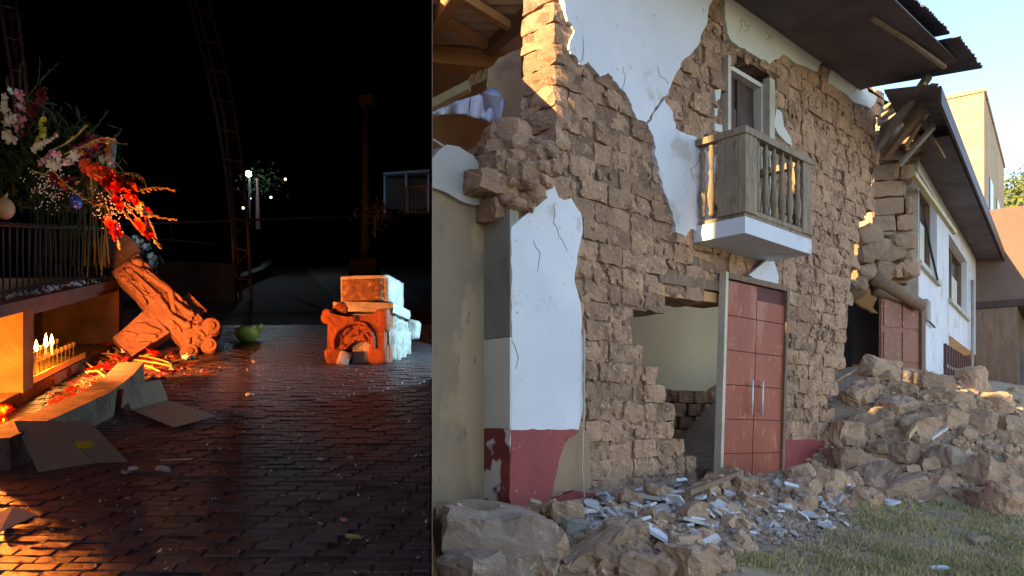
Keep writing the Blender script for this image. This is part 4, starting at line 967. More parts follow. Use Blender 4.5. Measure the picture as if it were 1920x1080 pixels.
# upper window with its deep reveal and the wooden shutters
ws0, ws1 = HF.hit(1364, 200)[0], HF.hit(1436, 200)[0]; wz1 = HF.hit(1364, 112)[1]; wz0 = 2.95
k = MB(); e = .055
k.box((ws0-.07,-.05,wz0), (ws0-.002,.04,wz1+.02)); k.build('window_trim', M['white_trim'], ho)
k = MB(); k.box((ws1+.002,-.05,wz0), (ws1+.13,.04,wz1+.06)); k.build('window_trim', M['white_trim'], ho)
k = MB(); k.box((ws0-.002,.042,wz0), (ws0+.03,.42,wz1)); k.build('window_reveal', M['plaster_warm'], ho)
k = MB(); k.box((ws1-.03,.042,wz0), (ws1+.002,.42,wz1)); k.build('window_reveal', M['plaster_warm'], ho)
k = MB(); k.box((ws0+.03,.042,wz1-.05), (ws1-.03,.42,wz1)); k.build('window_head', M['plaster_warm'], ho)
wn = linkm('window', (lambda k: (k.box((ws0+.03,.15,wz0),(ws1-.03,.19,wz1-.05)), k.mesh('window'))[1])(MB()), M['dark_wood'], ho)
ww = (ws1-ws0-.06)/2
for i in range(2):
    for r_ in range(4):
        x0 = ws0+.03+i*ww+.035; x1 = x0+ww-.07; z0 = wz0+.08+r_*.52; z1 = z0+.42
        if z1 < wz1-.08:
            k = MB(); k.box((x0,.125,z0), (x1,.148,z1)); k.build('shutter_panel', M['dark_wood'], wn)
k = MB(); x = ws0+.03+ww; k.box((x-.02,.12,wz0), (x+.02,.149,wz1-.06)); k.build('meeting_stile', M['dark_wood'], wn)
for z in (wz1-.75, wz1-1.3):
    MB().tube([(ws0+.02,.12,z), (ws0+.03+.12,.14,z-.03)], .012, 5).build('window_hook', M['iron'], wn)
# balcony
bs0, bs1 = HF.hit(1318, 425, 0)[0]-.0, HF.hit(1522, 465, -.62)[0]
zc0 = HF.hit(1397, 405, -.62)[1]; zc1 = HF.hit(1399, 437, -.62)[1]; bs0 = HF.hit(1397, 420, -.62)[0]
bal = linkm('balcony', (lambda k: (k.box((bs0,-.62,zc1),(bs1,.0,zc0)), k.mesh('balcony'))[1])(MB()), M['plaster'], ho)
k = MB(); k.box((bs0+.03,-.60,zc0+.001), (bs1-.03,-.02,zc0+.05)); k.build('floor_board', M['old_wood'], bal)
zr = HF.hit(1390, 232, -.62)[1]; zb0 = zc0+.05
k = MB(); k.box((bs0-.02,-.64,zr-.07), (bs1+.0,-.53,zr)); k.build('handrail', M['old_wood'], bal)
k = MB(); k.box((bs0-.02,-.529,zr-.072), (bs0+.09,.02,zr-.002)); k.build('handrail', M['old_wood'], bal)
k = MB(); k.box((bs1-.11,-.529,zr-.072), (bs1-.0,.02,zr-.002)); k.build('handrail', M['old_wood'], bal)
for a, b in (((bs0+.0,-.625,zb0),(bs0+.24,-.545,zr-.071)), ((bs0+.0,-.54,zb0),(bs0+.08,-.30,zr-.073)), ((bs1-.22,-.625,zb0),(bs1-.02,-.545,zr-.071)), ((bs1-.10,-.54,zb0),(bs1-.02,-.40,zr-.073))):
    k = MB(); k.box(a, b); k.build('corner_post', M['old_wood'], bal)
k = MB(); k.box((bs0+.24,-.61,zb0), (bs1-.22,-.555,zb0+.05)); k.build('bottom_rail', M['old_wood'], bal)
prof = [(0,.022),(.04,.035),(.10,.024),(.16,.036),(.30,.046),(.42,.034),(.55,.024),(.62,.034),(.66,.022),(.80,.028),(.90,.036),(.95,.022),(1,.026)]
hb = zr-.07-zb0-.05
kb = MB(); kb.tube([(0,0,t*hb) for t, r_ in prof], [r_ for t, r_ in prof], 9); BMs = kb.mesh('baluster'); BMs.materials.append(M['old_wood']); BMs.polygons.foreach_set('use_smooth', [True]*len(BMs.polygons))
nB = 6
for i in range(nB):
    o = bpy.data.objects.new('baluster', BMs); COL.objects.link(o); o.parent = bal; o.location = (bs0+.31+i*(bs1-bs0-.60)/(nB-1), -.585, zb0+.05)
for y_ in (-.20, -.09):
    o = bpy.data.objects.new('baluster', BMs); COL.objects.link(o); o.parent = bal; o.location = (bs0+.04, y_, zb0+.03)
# corrugated roof with broad eaves
def corr(s0, s1, e0, e1, zf, name, mt, parent, seed=0, rag=.05, n_per=.085, amp=.012):
    k = MB(); n = max(2, int((s1-s0)/n_per*4)); qq = random.Random(seed)
    for i in range(n+1):
        s = s0+(s1-s0)*i/n; w_ = amp*math.sin(2*math.pi*(i/4)); j = qq.uniform(-rag, rag)*.4
        for d in (e0+j, (e0+e1)/2, e1): k.v.append((s, d, zf(s, d)+w_)); 
        for d in (e0+j, (e0+e1)/2, e1): k.v.append((s, d, zf(s, d)+w_+.008))
    for i in range(n):
        a = i*6; b = a+6
        k.f += [(a,b,b+1,a+1), (a+1,b+1,b+2,a+2), (a+3,a+4,b+4,b+3), (a+4,a+5,b+5,b+4), (a,a+3,b+3,b), (a+2,b+2,b+5,a+5)]
    k.f += [(0,1,4,3), (1,2,5,4)]; e = n*6; k.f += [(e,e+3,e+4,e+1), (e+1,e+4,e+5,e+2)]
    me = k.mesh(name, fix=False); return linkm(name, me, M[mt], parent)
zf = lambda s, d: 5.66+.13*(d+1.5)
s = -3.0; i = 0
while s < 3.0:
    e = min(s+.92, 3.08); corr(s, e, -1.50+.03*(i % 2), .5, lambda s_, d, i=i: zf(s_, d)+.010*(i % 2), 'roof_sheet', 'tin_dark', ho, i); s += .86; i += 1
# slipped last sheet hanging past the corner
corr(3.0, 3.95, -1.62, .6, lambda s_, d: zf(s_, d)-.10-.10*(s_-3.0), 'roof_sheet', 'tin_dark', ho, 77)
q = random.Random(51)
for i in range(0):
    s = -2.4+i*.78; k = MB(); k.hexa([(s,-1.42,5.50),(s+.08,-1.42,5.50),(s+.08,1.0,5.74),(s,1.0,5.74),(s,-1.42,5.60),(s+.08,-1.42,5.60),(s+.08,1.0,5.84),(s,1.0,5.84)]); k.build('rafter', M['dark_wood'], ho)
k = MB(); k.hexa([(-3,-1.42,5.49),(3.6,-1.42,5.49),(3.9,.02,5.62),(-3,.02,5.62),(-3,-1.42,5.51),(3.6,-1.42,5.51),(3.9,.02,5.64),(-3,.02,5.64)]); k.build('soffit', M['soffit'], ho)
MB().tube([at(1634,33,9.4), at(1700,75,9.9), at(1771,126,10.5)], .035, 6).build('purlin_pole', M['brown_wood'], ho, world=True)

# upper left: open room with sunlight put into its colours, tin roof, cloth, broken wall
zr2 = 5.2
def hp(px, py, z): r = ray(px, py); Y = (z-EYE)/r.z; return Vector((r.x*Y, Y, z))
rr2 = thing('left_room_roof', hp(880, 60, zr2), 'open timber and corrugated tin roof seen from below at the top left of the ruin', 'roof')
k = MB(); yy = 7.7; n = 70
for i in range(n+1):
    y = 8.0+i*.045; w_ = .014*math.sin(i*math.pi/2)
    k.v += [(-1.2, y, zr2+w_), (1.5, y, zr2+w_), (-1.2, y, zr2+w_+.01), (1.5, y, zr2+w_+.01)]
for i in range(n): a = i*4; k.f += [(a,a+1,a+5,a+4), (a+2,a+6,a+7,a+3)]
k.v = [(x*.90-(y-9)*.35 if False else x, y, z) for x, y, z in k.v]
k.build('tin_sheet', M['sun_tint_tin'], rr2, world=True, clip='day')
def beam(a, b, w_, h_, mt, name, parent, clip='day'):
    d = (b-a).normalized(); sd_ = d.cross(Vector((0,0,1))).normalized()*w_/2; up = Vector((0,0,h_))
    k = MB(); k.hexa([a-sd_, b-sd_, b+sd_, a+sd_, a-sd_+up, b-sd_+up, b+sd_+up, a+sd_+up]); return k.build(name, M[mt], parent, world=True, clip=clip)
beam(hp(800,80,5.0), hp(880,-30,5.0), .13, .14, 'orange_wood', 'beam', rr2)
beam(hp(845,-10,5.06), hp(990,78,5.06), .08, .09, 'orange_wood', 'purlin', rr2)
beam(hp(826,44,5.08), hp(925,98,5.08), .08, .09, 'orange_wood', 'purlin', rr2)
beam(hp(915,104,5.04), hp(990,38,5.04), .12, .12, 'brown_wood', 'beam', rr2)
beam(hp(800,126,4.98), hp(950,140,4.98), .3, .2, 'orange_wood', 'wall_plate', rr2)
lw = thing('left_room_wall', at(880, 200, 9.6), 'broken inner wall, its peach colour standing in for sunlight, of the open room at the top left', 'wall')
def wallpoly(px, Y0, Y1, mt, name, parent, js=None):
    pp = jag(px, 12, 2.5, js) if js else px
    k = MB(); n = len(pp); a = [at(x, y, Y0) for x, y in pp]; b = [Vector((p.x*1.0, Y1, p.z)) for p in a]
    k.add(a+b, [tuple(range(n)), tuple(range(2*n-1, n-1, -1))]+[((i+1) % n, i, n+i, n+(i+1) % n) for i in range(n)]); return k.build(name, M[mt], parent, world=True, clip='day')
wallpoly([(796,96),(830,104),(846,122),(862,142),(884,138),(905,140),(925,132),(950,110),(975,96),(985,300),(796,300)], 10.55, 10.8, 'sun_tint_wall', 'wall_back', lw, 3)
wallpoly([(796,70),(990,70),(990,150),(796,150)], 11.3, 11.4, 'orange_wood', 'gable_boards', lw)
wallpoly([(796,225),(830,214),(870,205),(912,218),(925,260),(900,285),(796,285)], 10.3, 10.45, 'orange_wood', 'fallen_panel', lw, 5)
wallpoly([(915,130),(935,108),(975,92),(985,280),(930,270),(912,200)], 8.2, 8.5, 'yellow_brick', 'cross_wall', lw, 8)
q = random.Random(61)
for i in range(11): MB().tube([at(872+i*5, 168-i*2.4, 9.2), at(884+i*5+q.uniform(-4,4), 140-i*2, 9.2)], .012, 5).build('reed', M['pale_wood'], lw, world=True)
beam(at(806,208,8.9), at(880,170,8.8), .10, .10, 'pale_wood', 'fallen_beam', lw)
cl = thing('lace_cloth', at(900, 200, 8.3), 'pale lilac lace cloth draped and hanging from the broken wall at upper left', 'cloth')
k = MB(); nx_, ny_ = 26, 8
tp = [(806,212),(830,200),(860,188),(900,176),(925,163),(938,172),(948,192)]; bt_ = [(812,216),(838,214),(865,214),(893,222),(918,228),(936,232),(944,205)]
def lerpl(l, t): i = min(len(l)-2, int(t*(len(l)-1))); f = t*(len(l)-1)-i; return (l[i][0]*(1-f)+l[i+1][0]*f, l[i][1]*(1-f)+l[i+1][1]*f)
for j in range(ny_+1):
    for i in range(nx_+1):
        t = i/nx_; a, b = lerpl(tp, t), lerpl(bt_, t); v_ = j/ny_
        k.v.append(at(a[0]+(b[0]-a[0])*v_, a[1]+(b[1]-a[1])*v_, 7.9+.05*math.sin(t*34+v_)*v_*1.2+.06*math.sin(t*11)))
for j in range(ny_):
    for i in range(nx_): a = j*(nx_+1)+i; k.f.append((a, a+1, a+nx_+2, a+nx_+1))
k.build('cloth_drape', M['lace'], cl, world=True, smooth=True, clip='day')
# slumped top of the lower wall under the lit pier
def stone(px, py, Y, size, seed, mt, name, parent=None, rot=None, amp=.03, rnd=.3, sub=3):
    me = rough(size, seed, sub, amp, rnd); o = linkm(name, me, M[mt], parent)
    p = at(px, py, Y); o.location = (p - parent.location) if parent else p
    if parent and parent.rotation_euler.z: o.location = wm(parent).inverted() @ p
    o.rotation_euler = rot or (rb.uniform(-.3,.3), rb.uniform(-.3,.3), rb.uniform(0,3)); return o
for i, (px, py, Y, w_, h_) in enumerate(((935,262,7.2,.34,.28),(955,255,7.1,.36,.3),(930,288,7.05,.4,.2),(975,276,6.98,.42,.2),(905,300,7.2,.3,.2),(1010,285,6.95,.4,.16),(960,300,6.9,.35,.2),(925,330,6.9,.3,.26),(940,365,6.88,.28,.3),(930,395,6.9,.2,.2),(1000,300,6.92,.4,.2),(955,335,6.86,.3,.25),(985,330,6.86,.34,.24),(965,380,6.85,.2,.2),(990,365,6.86,.22,.25),(948,318,6.86,.2,.14),(972,312,6.84,.22,.14),(1000,322,6.86,.24,.14),(925,350,6.84,.18,.14),(945,352,6.82,.22,.13),(975,350,6.82,.22,.13),(1005,345,6.86,.2,.13),(935,385,6.82,.18,.14),(955,392,6.8,.2,.12),(920,280,7.1,.24,.14),(1022,300,6.92,.24,.15),(1018,320,6.9,.2,.16))):
    stone(px, py, Y, (w_*.82, .36, h_*.8), 200+i, 'adobe', 'slumped_block', ho, (rb.uniform(-.2,.2), rb.uniform(-.2,.2), rb.uniform(-.5,.5)), .03, .3)

# neighbour's cement column at the seam
co = thing('cement_column', (-.42, 6.74, -.4), 'weathered brown cement corner column at the left of the day street, broken at the top', 'column')
CF = Frame(-.2, 6.95, R(44.27))
def cbox(k, s0, s1, d0, d1, z0, z1): return k.box((s0,d0,z0), (s1,d1,z1), CF.M)
z_top = CF.hit(860, 330)[1]
k = MB(); cbox(k, -1.0, -.0, 0, .5, -.6, z_top); k.build('shaft', M['cement'], co, world=True, clip='day')
k = MB(); sk = [CF.M @ Vector((s, d, z)) for (s, z) in [CF.hit(x, y, -.03) for x, y in jag([(806,300),(818,285),(835,272),(858,276),(884,292),(905,316),(917,322),(916,380),(890,386),(862,378),(835,362),(806,352)], 14, 2, 13)] for d in (-.05,)]
n = len(sk); bk = [p+Vector((-.698,.716,0))*.22 for p in sk]
k.add(sk+bk, [tuple(range(n)), tuple(range(2*n-1, n-1, -1))]+[((i+1) % n, i, n+i, n+(i+1) % n) for i in range(n)]); k.build('render_cap', M['cement_gray'], co, world=True, clip='day')
MB().tube([at(812,262,6.9), at(872,300,6.85), at(886,322,6.8)], .012, 5).build('reed', M['cable'], co, world=True)

# added unseen sun blocker behind the viewer: its stepped top limits the sun
oh = thing('sun_blocker', (0, -5, 0), 'unseen house shaped block added behind the viewer to shade the street', 'house')
sx_, sy_ = SUN.x/math.hypot(SUN.x, SUN.y), SUN.y/math.hypot(SUN.x, SUN.y)
def sw(a, l, z): return Vector((sx_*a - sy_*l, sy_*a + sx_*l, z))      # a metres towards the sun, l to its side
for l0, l1, hh in ((-4.95, 9, 8.9), (-5.75, -4.96, 6.7), (-7.6, -5.76, 8.9)):
    k = MB(); k.hexa([sw(4.2,l0,-1), sw(4.2,l1,-1), sw(11,l1,-1), sw(11,l0,-1), sw(4.2,l0,hh), sw(4.2,l1,hh), sw(11,l1,hh), sw(11,l0,hh)]); k.build('wall', M['mud_render'], oh, world=True)

# ---------------- second house, behind the heap
D2 = Frame(6.69, 13.2, R(90)-math.atan(.7))
h2 = thing('white_house', (6.69, 13.2, 0), 'damaged white two storey house with its corner fallen open and dark tin eaves', 'house', rz=D2.a)
zt2 = D2.hit(1722, 285)[1]
W2 = [[(1721,300),(1757,352),(1757,490),(1721,440)], [(1779,425),(1813,470),(1813,560),(1779,505)]]
w1 = [D2.hit(*p) for p in W2[0]]; w2 = [D2.hit(*p) for p in W2[1]]
def wr_(w): return min(p[0] for p in w), max(p[0] for p in w)
a0, a1 = wr_(w1); b0, b1 = wr_(w2); a0 = max(a0, .06)
z10, z11 = 3.45, 4.95; z20, z21 = 3.35, 4.7
k = MB()
segs = [(0, a0, 1.9, zt2), (a0, a1, 1.9, z10), (a0, a1, z11, zt2), (a1, b0, -.2, zt2), (b0, b1, 2.6, z20), (b0, b1, z21, zt2), (b1, 9.8, 2.6, zt2)]
for i, (x0, x1, z0, z1) in enumerate(segs):
    k = MB(); k.box((x0+.001, 0, z0), (x1-.001, .35, z1)); k.build('wall_panel', M['plaster'], h2)
k = MB(); k.box((0.0,.0,-.2),(a0,.35,1.898)); k.build('wall_panel', M['plaster'], h2)
k = MB(); k.box((a0+.001,.0,-.2),(a1-.001,.35,1.898)); k.build('wall_panel', M['plaster'], h2)
k = MB(); k.box((-.02,-.015,1.0),(.06,.36,zt2+.02)); k.build('corner_trim', M['white_trim'], h2)
for (x0, x1, z0, z1) in ((a0, a1, z10, z11), (b0, b1, z20, z21)):
    wn = linkm('window', (lambda k: (k.box((x0,.20,z0),(x1,.24,z1)), k.mesh('window'))[1])(MB()), M['glass_dark'], h2)
    for a, b in (((x0,.12,z0),(x0+.07,.198,z1)), ((x1-.07,.12,z0),(x1,.198,z1)), ((x0+.07,.12,z1-.07),(x1-.07,.198,z1)), ((x0+.07,.12,z0),(x1-.07,.198,z0+.07)), (((x0+x1)/2-.03,.14,z0+.07),((x0+x1)/2+.03,.197,z1-.07))):
        k = MB(); k.box(a, b); k.build('window_frame', M['brown_wood'], wn)
    k = MB(); k.box((x0-.1,-.07,z0-.09), (x1+.1,.1,z0-.005)); k.build('window_sill', M['white_trim'], wn)
    k = MB(); k.box((x0+.1,.199,z0+.1), (x1-.2,.2-.01,z1-.5)); k.build('curtain', M['plaster_warm'], wn)
# interior darkness behind the panes: back wall of the room
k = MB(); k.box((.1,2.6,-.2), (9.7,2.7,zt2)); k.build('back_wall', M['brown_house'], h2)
# downpipe and conduits
MB().tube([(b1+.35,-.08,4.3),(b1+.34,-.09,3.4),(b1+.30,-.08,2.2),(b1+.32,-.08,.9)], .04, 7).build('downpipe', M['gray_wood'], h2, smooth=True)
MB().tube([(.4,-.06,2.62),(.9,-.06,2.52),(1.6,-.05,2.5)], .02, 5).build('conduit', M['iron'], h2)
MB().tube([(.05,-.10,4.1),(.5,-.12,3.75),(1.6,-.1,3.35)], .02, 5).build('conduit', M['iron'], h2)
k = MB(); k.box((.35,-.10,2.5), (.75,-.01,2.85)); k.build('lamp_box', M['gray_wood'], h2)
# porch gate of bars with red boards
pg = linkm('porch_gate', (lambda k: (k.box((a1+.9,-.05,1.88),(9.2,.0,1.95)), k.mesh('porch_gate'))[1])(MB()), M['iron_red'], h2)
k = MB(); k.box((a1+.9,-.05,.45), (9.2,0,.52)); k.build('gate_rail', M['iron_red'], pg)
for i in range(15):
    x = a1+.95+i*(9.2-a1-1)/14; k = MB(); k.box((x-.03,-.06,.2), (x+.03,.01,2.35)); k.build('gate_bar', M['iron_red'], pg)
k = MB(); k.box((a1+1.0,.05,.1), (a1+2.8,.10,1.85)); k.build('gate_board', M['door_red'], pg)
# eaves
i = 0; s = -2.6
while s < 12:
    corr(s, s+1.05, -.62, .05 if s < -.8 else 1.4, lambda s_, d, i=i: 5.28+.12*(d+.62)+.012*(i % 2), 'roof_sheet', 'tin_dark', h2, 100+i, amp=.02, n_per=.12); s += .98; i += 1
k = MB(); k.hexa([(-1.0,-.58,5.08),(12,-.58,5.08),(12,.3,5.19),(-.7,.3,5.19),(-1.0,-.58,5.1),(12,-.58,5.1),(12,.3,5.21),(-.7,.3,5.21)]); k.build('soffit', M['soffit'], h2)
for i in range(0):
    k = MB(); s = -2.3+i*1.1; k.hexa([(s,-.9,5.06),(s+.1,-.9,5.06),(s+.1,.2,5.16),(s,.2,5.16),(s,-.9,5.17),(s+.1,-.9,5.17),(s+.1,.2,5.27),(s,.2,5.27)]); k.build('rafter', M['dark_wood'], h2)
k = MB(); k.box((-2.6,-.66,5.02), (12,-.625,5.26)); k.build('fascia', M['dark_wood'], h2)
# broken party wall of big adobe blocks between the houses
aw = thing('adobe_wall_end', at(1680, 540, 13.0), 'broken end of an adobe wall, big smooth brown blocks stacked between the two houses', 'wall')
q = random.Random(71); z = 3.0; r_ = 0
while z < 5.3:
    hh = q.uniform(.26, .34); xr = at(1716, 400, 13.0).x; x = at(1645-(6 if r_ % 2 else 0), 400, 13.0).x
    while x < xr-.12:
        w_ = min(q.uniform(.34, .62), xr-x); me = rough((w_-.015, .5, hh-.012), 300+r_*7+int(x*10), 3, .02, .14); o = linkm('adobe_block', me, M['rubble_adobe'], aw)
        o.location = Vector((x+w_/2, 13.15+q.uniform(-.05,.05), z+hh/2))-aw.location; o.rotation_euler = (q.uniform(-.05,.05), q.uniform(-.06,.06), -.3+q.uniform(-.06,.06)); x += w_
    z += hh; r_ += 1
for i, (px, py, w_, h_) in enumerate(((1640,470,.5,.36),(1665,480,.5,.3),(1625,448,.45,.34),(1650,508,.36,.3),(1700,505,.3,.3),(1620,515,.3,.26),(1685,455,.45,.3),(1615,480,.3,.3),(1608,540,.26,.24),(1672,508,.3,.24))):
    stone(px, py, 12.75, (w_, .45, h_), 340+i, 'rubble_adobe', 'loose_block', aw, (q.uniform(-.3,.3), q.uniform(-.35,.35), q.uniform(-.4,.4)), .03, .3)
k = MB(); k.box((5.75,13.5,-.2), (6.75,13.9,3.1)); k.build('gap_shade', M['dark_void'], aw, world=True)  # near-black box paints shade into the gap beside the brown door
lg = thing('log_lintel', at(1680, 540, 12.7), 'thick weathered log lying across the brown door under the broken adobe wall', 'log')
MB().tube([at(1636,520,12.6), at(1680,545,12.75), at(1728,574,13.0)], [.12,.11,.10], 10).build('log_body', M['brown_wood'], lg, world=True, smooth=True)
MB().tube([at(1640,545,12.7), at(1700,560,12.9)], .09, 8).build('log_body', M['brown_wood'], lg, world=True, smooth=True)
DF = Frame(at(1653,600,12.75).x, 12.75, R(27))
d2 = thing('brown_door', (DF.o.x, DF.o.y, 1.0), 'faded brown panelled door leaning half buried in the heap under the log', 'door', rz=DF.a)
dw = DF.hit(1722, 600)[0]; k = MB(); k.box((0,0,-1.0), (dw,.05,1.85)); k.build('door_leaf', M['brown_red_door'], d2)
for c_ in range(2):
    for r_ in range(5):
        x0 = .04+c_*dw/2; k = MB(); k.box((x0,-.018,-.9+r_*.55), (x0+dw/2-.06,-.001,-.42+r_*.55)); k.build('door_panel', M['brown_red_door'], d2)
k = MB(); k.box((dw+.002,-.06,-1.0), (dw+.10,.08,1.75)); k.build('door_post', M['brown_wood'], d2)
# tangle of broken rafters between the two roofs
for i, (a, b, Ya, Yb, w_, mt, lab) in enumerate(((( 1648,278),(1742,148),12.2,11.0,.09,'gray_wood','pale grey broken rafter slanting up between the two roofs, longest one'), ((1655,255),(1745,178),12.4,11.4,.12,'brown_wood','brown broken rafter just below the pale grey one'), ((1700,275),(1758,185),12.3,11.6,.05,'pale_wood','thin pale lath rising right of the broken rafters'), ((1645,235),(1700,215),12.5,12.3,.14,'gray_wood','short stub of a log end beside the upper wall corner'), ((1660,205),(1735,160),12.0,11.0,.05,'pale_wood','thin lath nearest the torn roof sheet'))):
    t = thing('broken_rafter', at(*a, Ya), lab, 'rafter', 'broken rafters between the roofs'); beam(at(*a, Ya), at(*b, Yb), w_, w_, mt, 'timber', t, None)
bw = thing('gable_remnant', at(1700, 290, 12.6), 'chunk of pale render hanging at the torn eave corner above the white house', 'masonry')
stone(1712, 268, 12.7, (.30,.2,.26), 361, 'mud_render', 'render_lump', bw, (0,.6,.3), .03, .3)
k = MB(); k.hexa([at(1650,190,12.6), at(1770,180,12.8), at(1770,180,13.6), at(1650,190,13.6), at(1650,300,12.6), at(1730,300,13.0), at(1730,300,13.6), at(1650,300,13.6)]); k.build('attic_boards', M['brown_house'], bw, world=True)
# right hand background buildings
b3 = thing('brown_balcony_house', (14.0, 21.5, 0), 'dark brown overhanging upper storey on wooden columns beyond the white house', 'house', rz=D2.a)
BF = Frame(14.0, 21.5, D2.a)
def b3box(p0, p1, d0, d1, nm, mt, z0=None, z1=None):
    k = MB(); s0 = BF.hit(p0[0], 600, d0)[0]; s1 = BF.hit(p1[0], 600, d0)[0]
    k.box((s0,d0,z0), (s1,d1,z1)); return k.build(nm, M[mt], b3)
y0 = BF.hit(1835, 600, .0)[0]
k = MB(); k.box((-1.2,-1.3,4.0), (5.0,1.5,6.4)); k.build('upper_storey', M['brown_house'], b3)
k = MB(); k.box((-1.25,-1.35,3.82), (5.0,1.5,3.998)); k.build('floor_edge', M['dark_wood'], b3)
k = MB(); k.box((-1.2,.3,-.3), (5.0,1.5,3.81)); k.build('lower_wall', M['brown_wood'], b3)
for i in range(5):
    k = MB(); k.box((-1.0+i*.75,-.1,-.3), (-.82+i*.75,.08,3.81)); k.build('column', M['brown_wood'], b3)
k = MB(); k.box((-.6,-1.32,4.7), (.4,-1.301,5.7)); k.build('window', M['glass_dark'], b3)
yb = thing('tall_brick_building', (14.55, 25.0, 0), 'tall yellow brick building with a sunlit end rising beyond the roofs', 'building', rz=D2.a)
YF = Frame(at(1845,300,25).x, 25.0, D2.a); yb.location = (YF.o.x, 25.0, 0)
zt = at(1845,172,25).z
k = MB(); k.box((0,0,-.3), (9,5,zt)); k.build('wall', M['yellow_brick'], yb)
k = MB(); k.box((-.05,-.05,zt+.001), (9.05,5.05,zt+.12)); k.build('parapet', M['yellow_brick'], yb)
for i in range(2):
    for r_ in range(3): k = MB(); k.box((2+i*3,-.03,2+r_*2.8), (3.2+i*3,-.001,3.4+r_*2.8)); k.build('window', M['glass_dark'], yb)
ow = thing('orange_house', at(1905, 600, 27), 'low orange tinted house at the right edge beyond the heap', 'house')
k = MB(); a = at(1868, 640, 27); b = at(1990, 505, 27); k.box((a.x, 27, -.5), (b.x, 31, b.z)); k.build('wall', M['yellow_brick'], ow, world=True)
k = MB(); k.box((a.x-.2, 26.8, b.z+.001), (b.x+.2, 31, b.z+.15)); k.build('roof_edge', M['rubble_gray'], ow, world=True)
tf = thing('tin_fence', at(1895, 720, 22), 'bluish grey sheet fence at the right edge behind the heap', 'fence')
k = MB(); a = at(1880, 760, 22); b = at(1960, 655, 22); k.box((a.x, 22, -.5), (b.x, 22.06, b.z)); k.build('sheet', M['tin_dark'], tf, world=True)
# leafy trees on the hillside
def tree(x, y, z, h, r_, seed, lab):
    q = random.Random(seed); t = thing('hillside_tree', (x, y, z), lab, 'tree', 'trees on the hillside')
    MB().tube([(x,y,z-.5),(x+.1,y,z+h*.5),(x,y,z+h*.8)], [.22,.15,.05], 6).build('trunk', M['brown_wood'], t, world=True)
    k = MB()
    for i in range(900):
        cl_ = q.randrange(9); ca = Vector((math.cos(cl_*2.4), math.sin(cl_*2.4), (cl_ % 3-1)*.6))*r_*.55*(cl_ > 0)
        c = Vector((x,y,z+h*.65))+ca+Vector((q.gauss(0,1), q.gauss(0,1), q.gauss(0,1)))*r_*.27; a = Vector((q.uniform(-1,1), q.uniform(-1,1), q.uniform(-1,1))).normalized()*.2; b = a.orthogonal().normalized()*.14
        k.add([c-a, c+b, c+a, c-b], [(0,1,2,3)])
    k.build('crown', M['bush_leaf'], t, world=True)
for i, (px, py, Y, h, r_) in enumerate(((1912,440,50,5,2.3),(1930,480,48,4,2),(1905,490,47,3.5,1.6),(1925,400,60,5,2.4),(1902,380,68,4,2.0),(1918,350,78,5,2.4))):
    p = at(px, py, Y); tree(p.x, p.y, p.z-h*.6, h, r_, 400+i, ('largest yellow green tree on the hillside at the right edge','yellow green tree half cut by the right edge, lower one','small tree lowest beside the brown house','tree high on the slope cut by the right edge','small tree on the slope next to the tall building','topmost tree near the crest of the hill')[i])

# ---------------- heaps: blocks, shards, grass
for i, (a, b, Y0, Y1, w_, mt) in enumerate((((1660,300),(1735,205),12.0,11.2,.10,'brown_wood'), ((1688,312),(1752,240),12.1,11.6,.07,'gray_wood'), ((1712,330),(1790,440),12.6,14.6,.07,'pale_wood'), ((1700,180),(1770,300),11.4,12.4,.05,'brown_wood'), ((1652,225),(1752,165),12.2,11.0,.07,'pale_wood'))):
    t = thing('broken_rafter', at(*a, Y0), ('brown rafter end propped under the torn eave corner', 'grey stub of rafter right of the propped brown one', 'pale split board hanging down in front of the white house corner', 'thin brown lath crossing under the eave corner', 'pale slanting lath highest under the torn sheet')[i], 'rafter', 'broken rafters between the roofs'); beam(at(*a, Y0), at(*b, Y1), w_, w_, mt, 'timber', t, None)
# hairline cracks in the plaster that still clings
def crack(pp, d, r_=.0032):
    k = MB(); pts = []; qq = random.Random(int(pp[0][0]))
    for (x0, y0), (x1, y1) in zip(pp, pp[1:]):
        for t in (0, .25, .5, .75): s, z = HF.hit(x0+(x1-x0)*t+qq.uniform(-2, 2), y0+(y1-y0)*t+qq.uniform(-2, 2), d); pts.append((s, d, z))
    k.tube(pts, [r_*(1-.8*abs(i/len(pts)-.4)) for i in range(len(pts))], 4); k.build('plaster_crack', M['crack'], ho)
for pp, d in (([(1040,380),(1038,415),(1052,450),(1068,478)], -.061), ([(1000,450),(1012,480),(1006,520)], -.061), ([(1085,125),(1096,90),(1092,60)], -.036), ([(1165,173),(1172,140),(1168,118)], -.036), ([(1386,60),(1392,38),(1404,50),(1396,66)], -.036), ([(1437,58),(1446,72),(1430,78)], -.036), ([(1404,8),(1408,32)], -.036), ([(1318,292),(1296,318),(1300,344)], -.036), ([(1331,330),(1318,350),(1324,385)], -.036), ([(1610,160),(1598,178)], -.036), ([(1254,158),(1238,140),(1230,118)], -.036), ([(960,640),(972,670),(966,700)], -.061)): crack(pp, d)
q = random.Random(81)
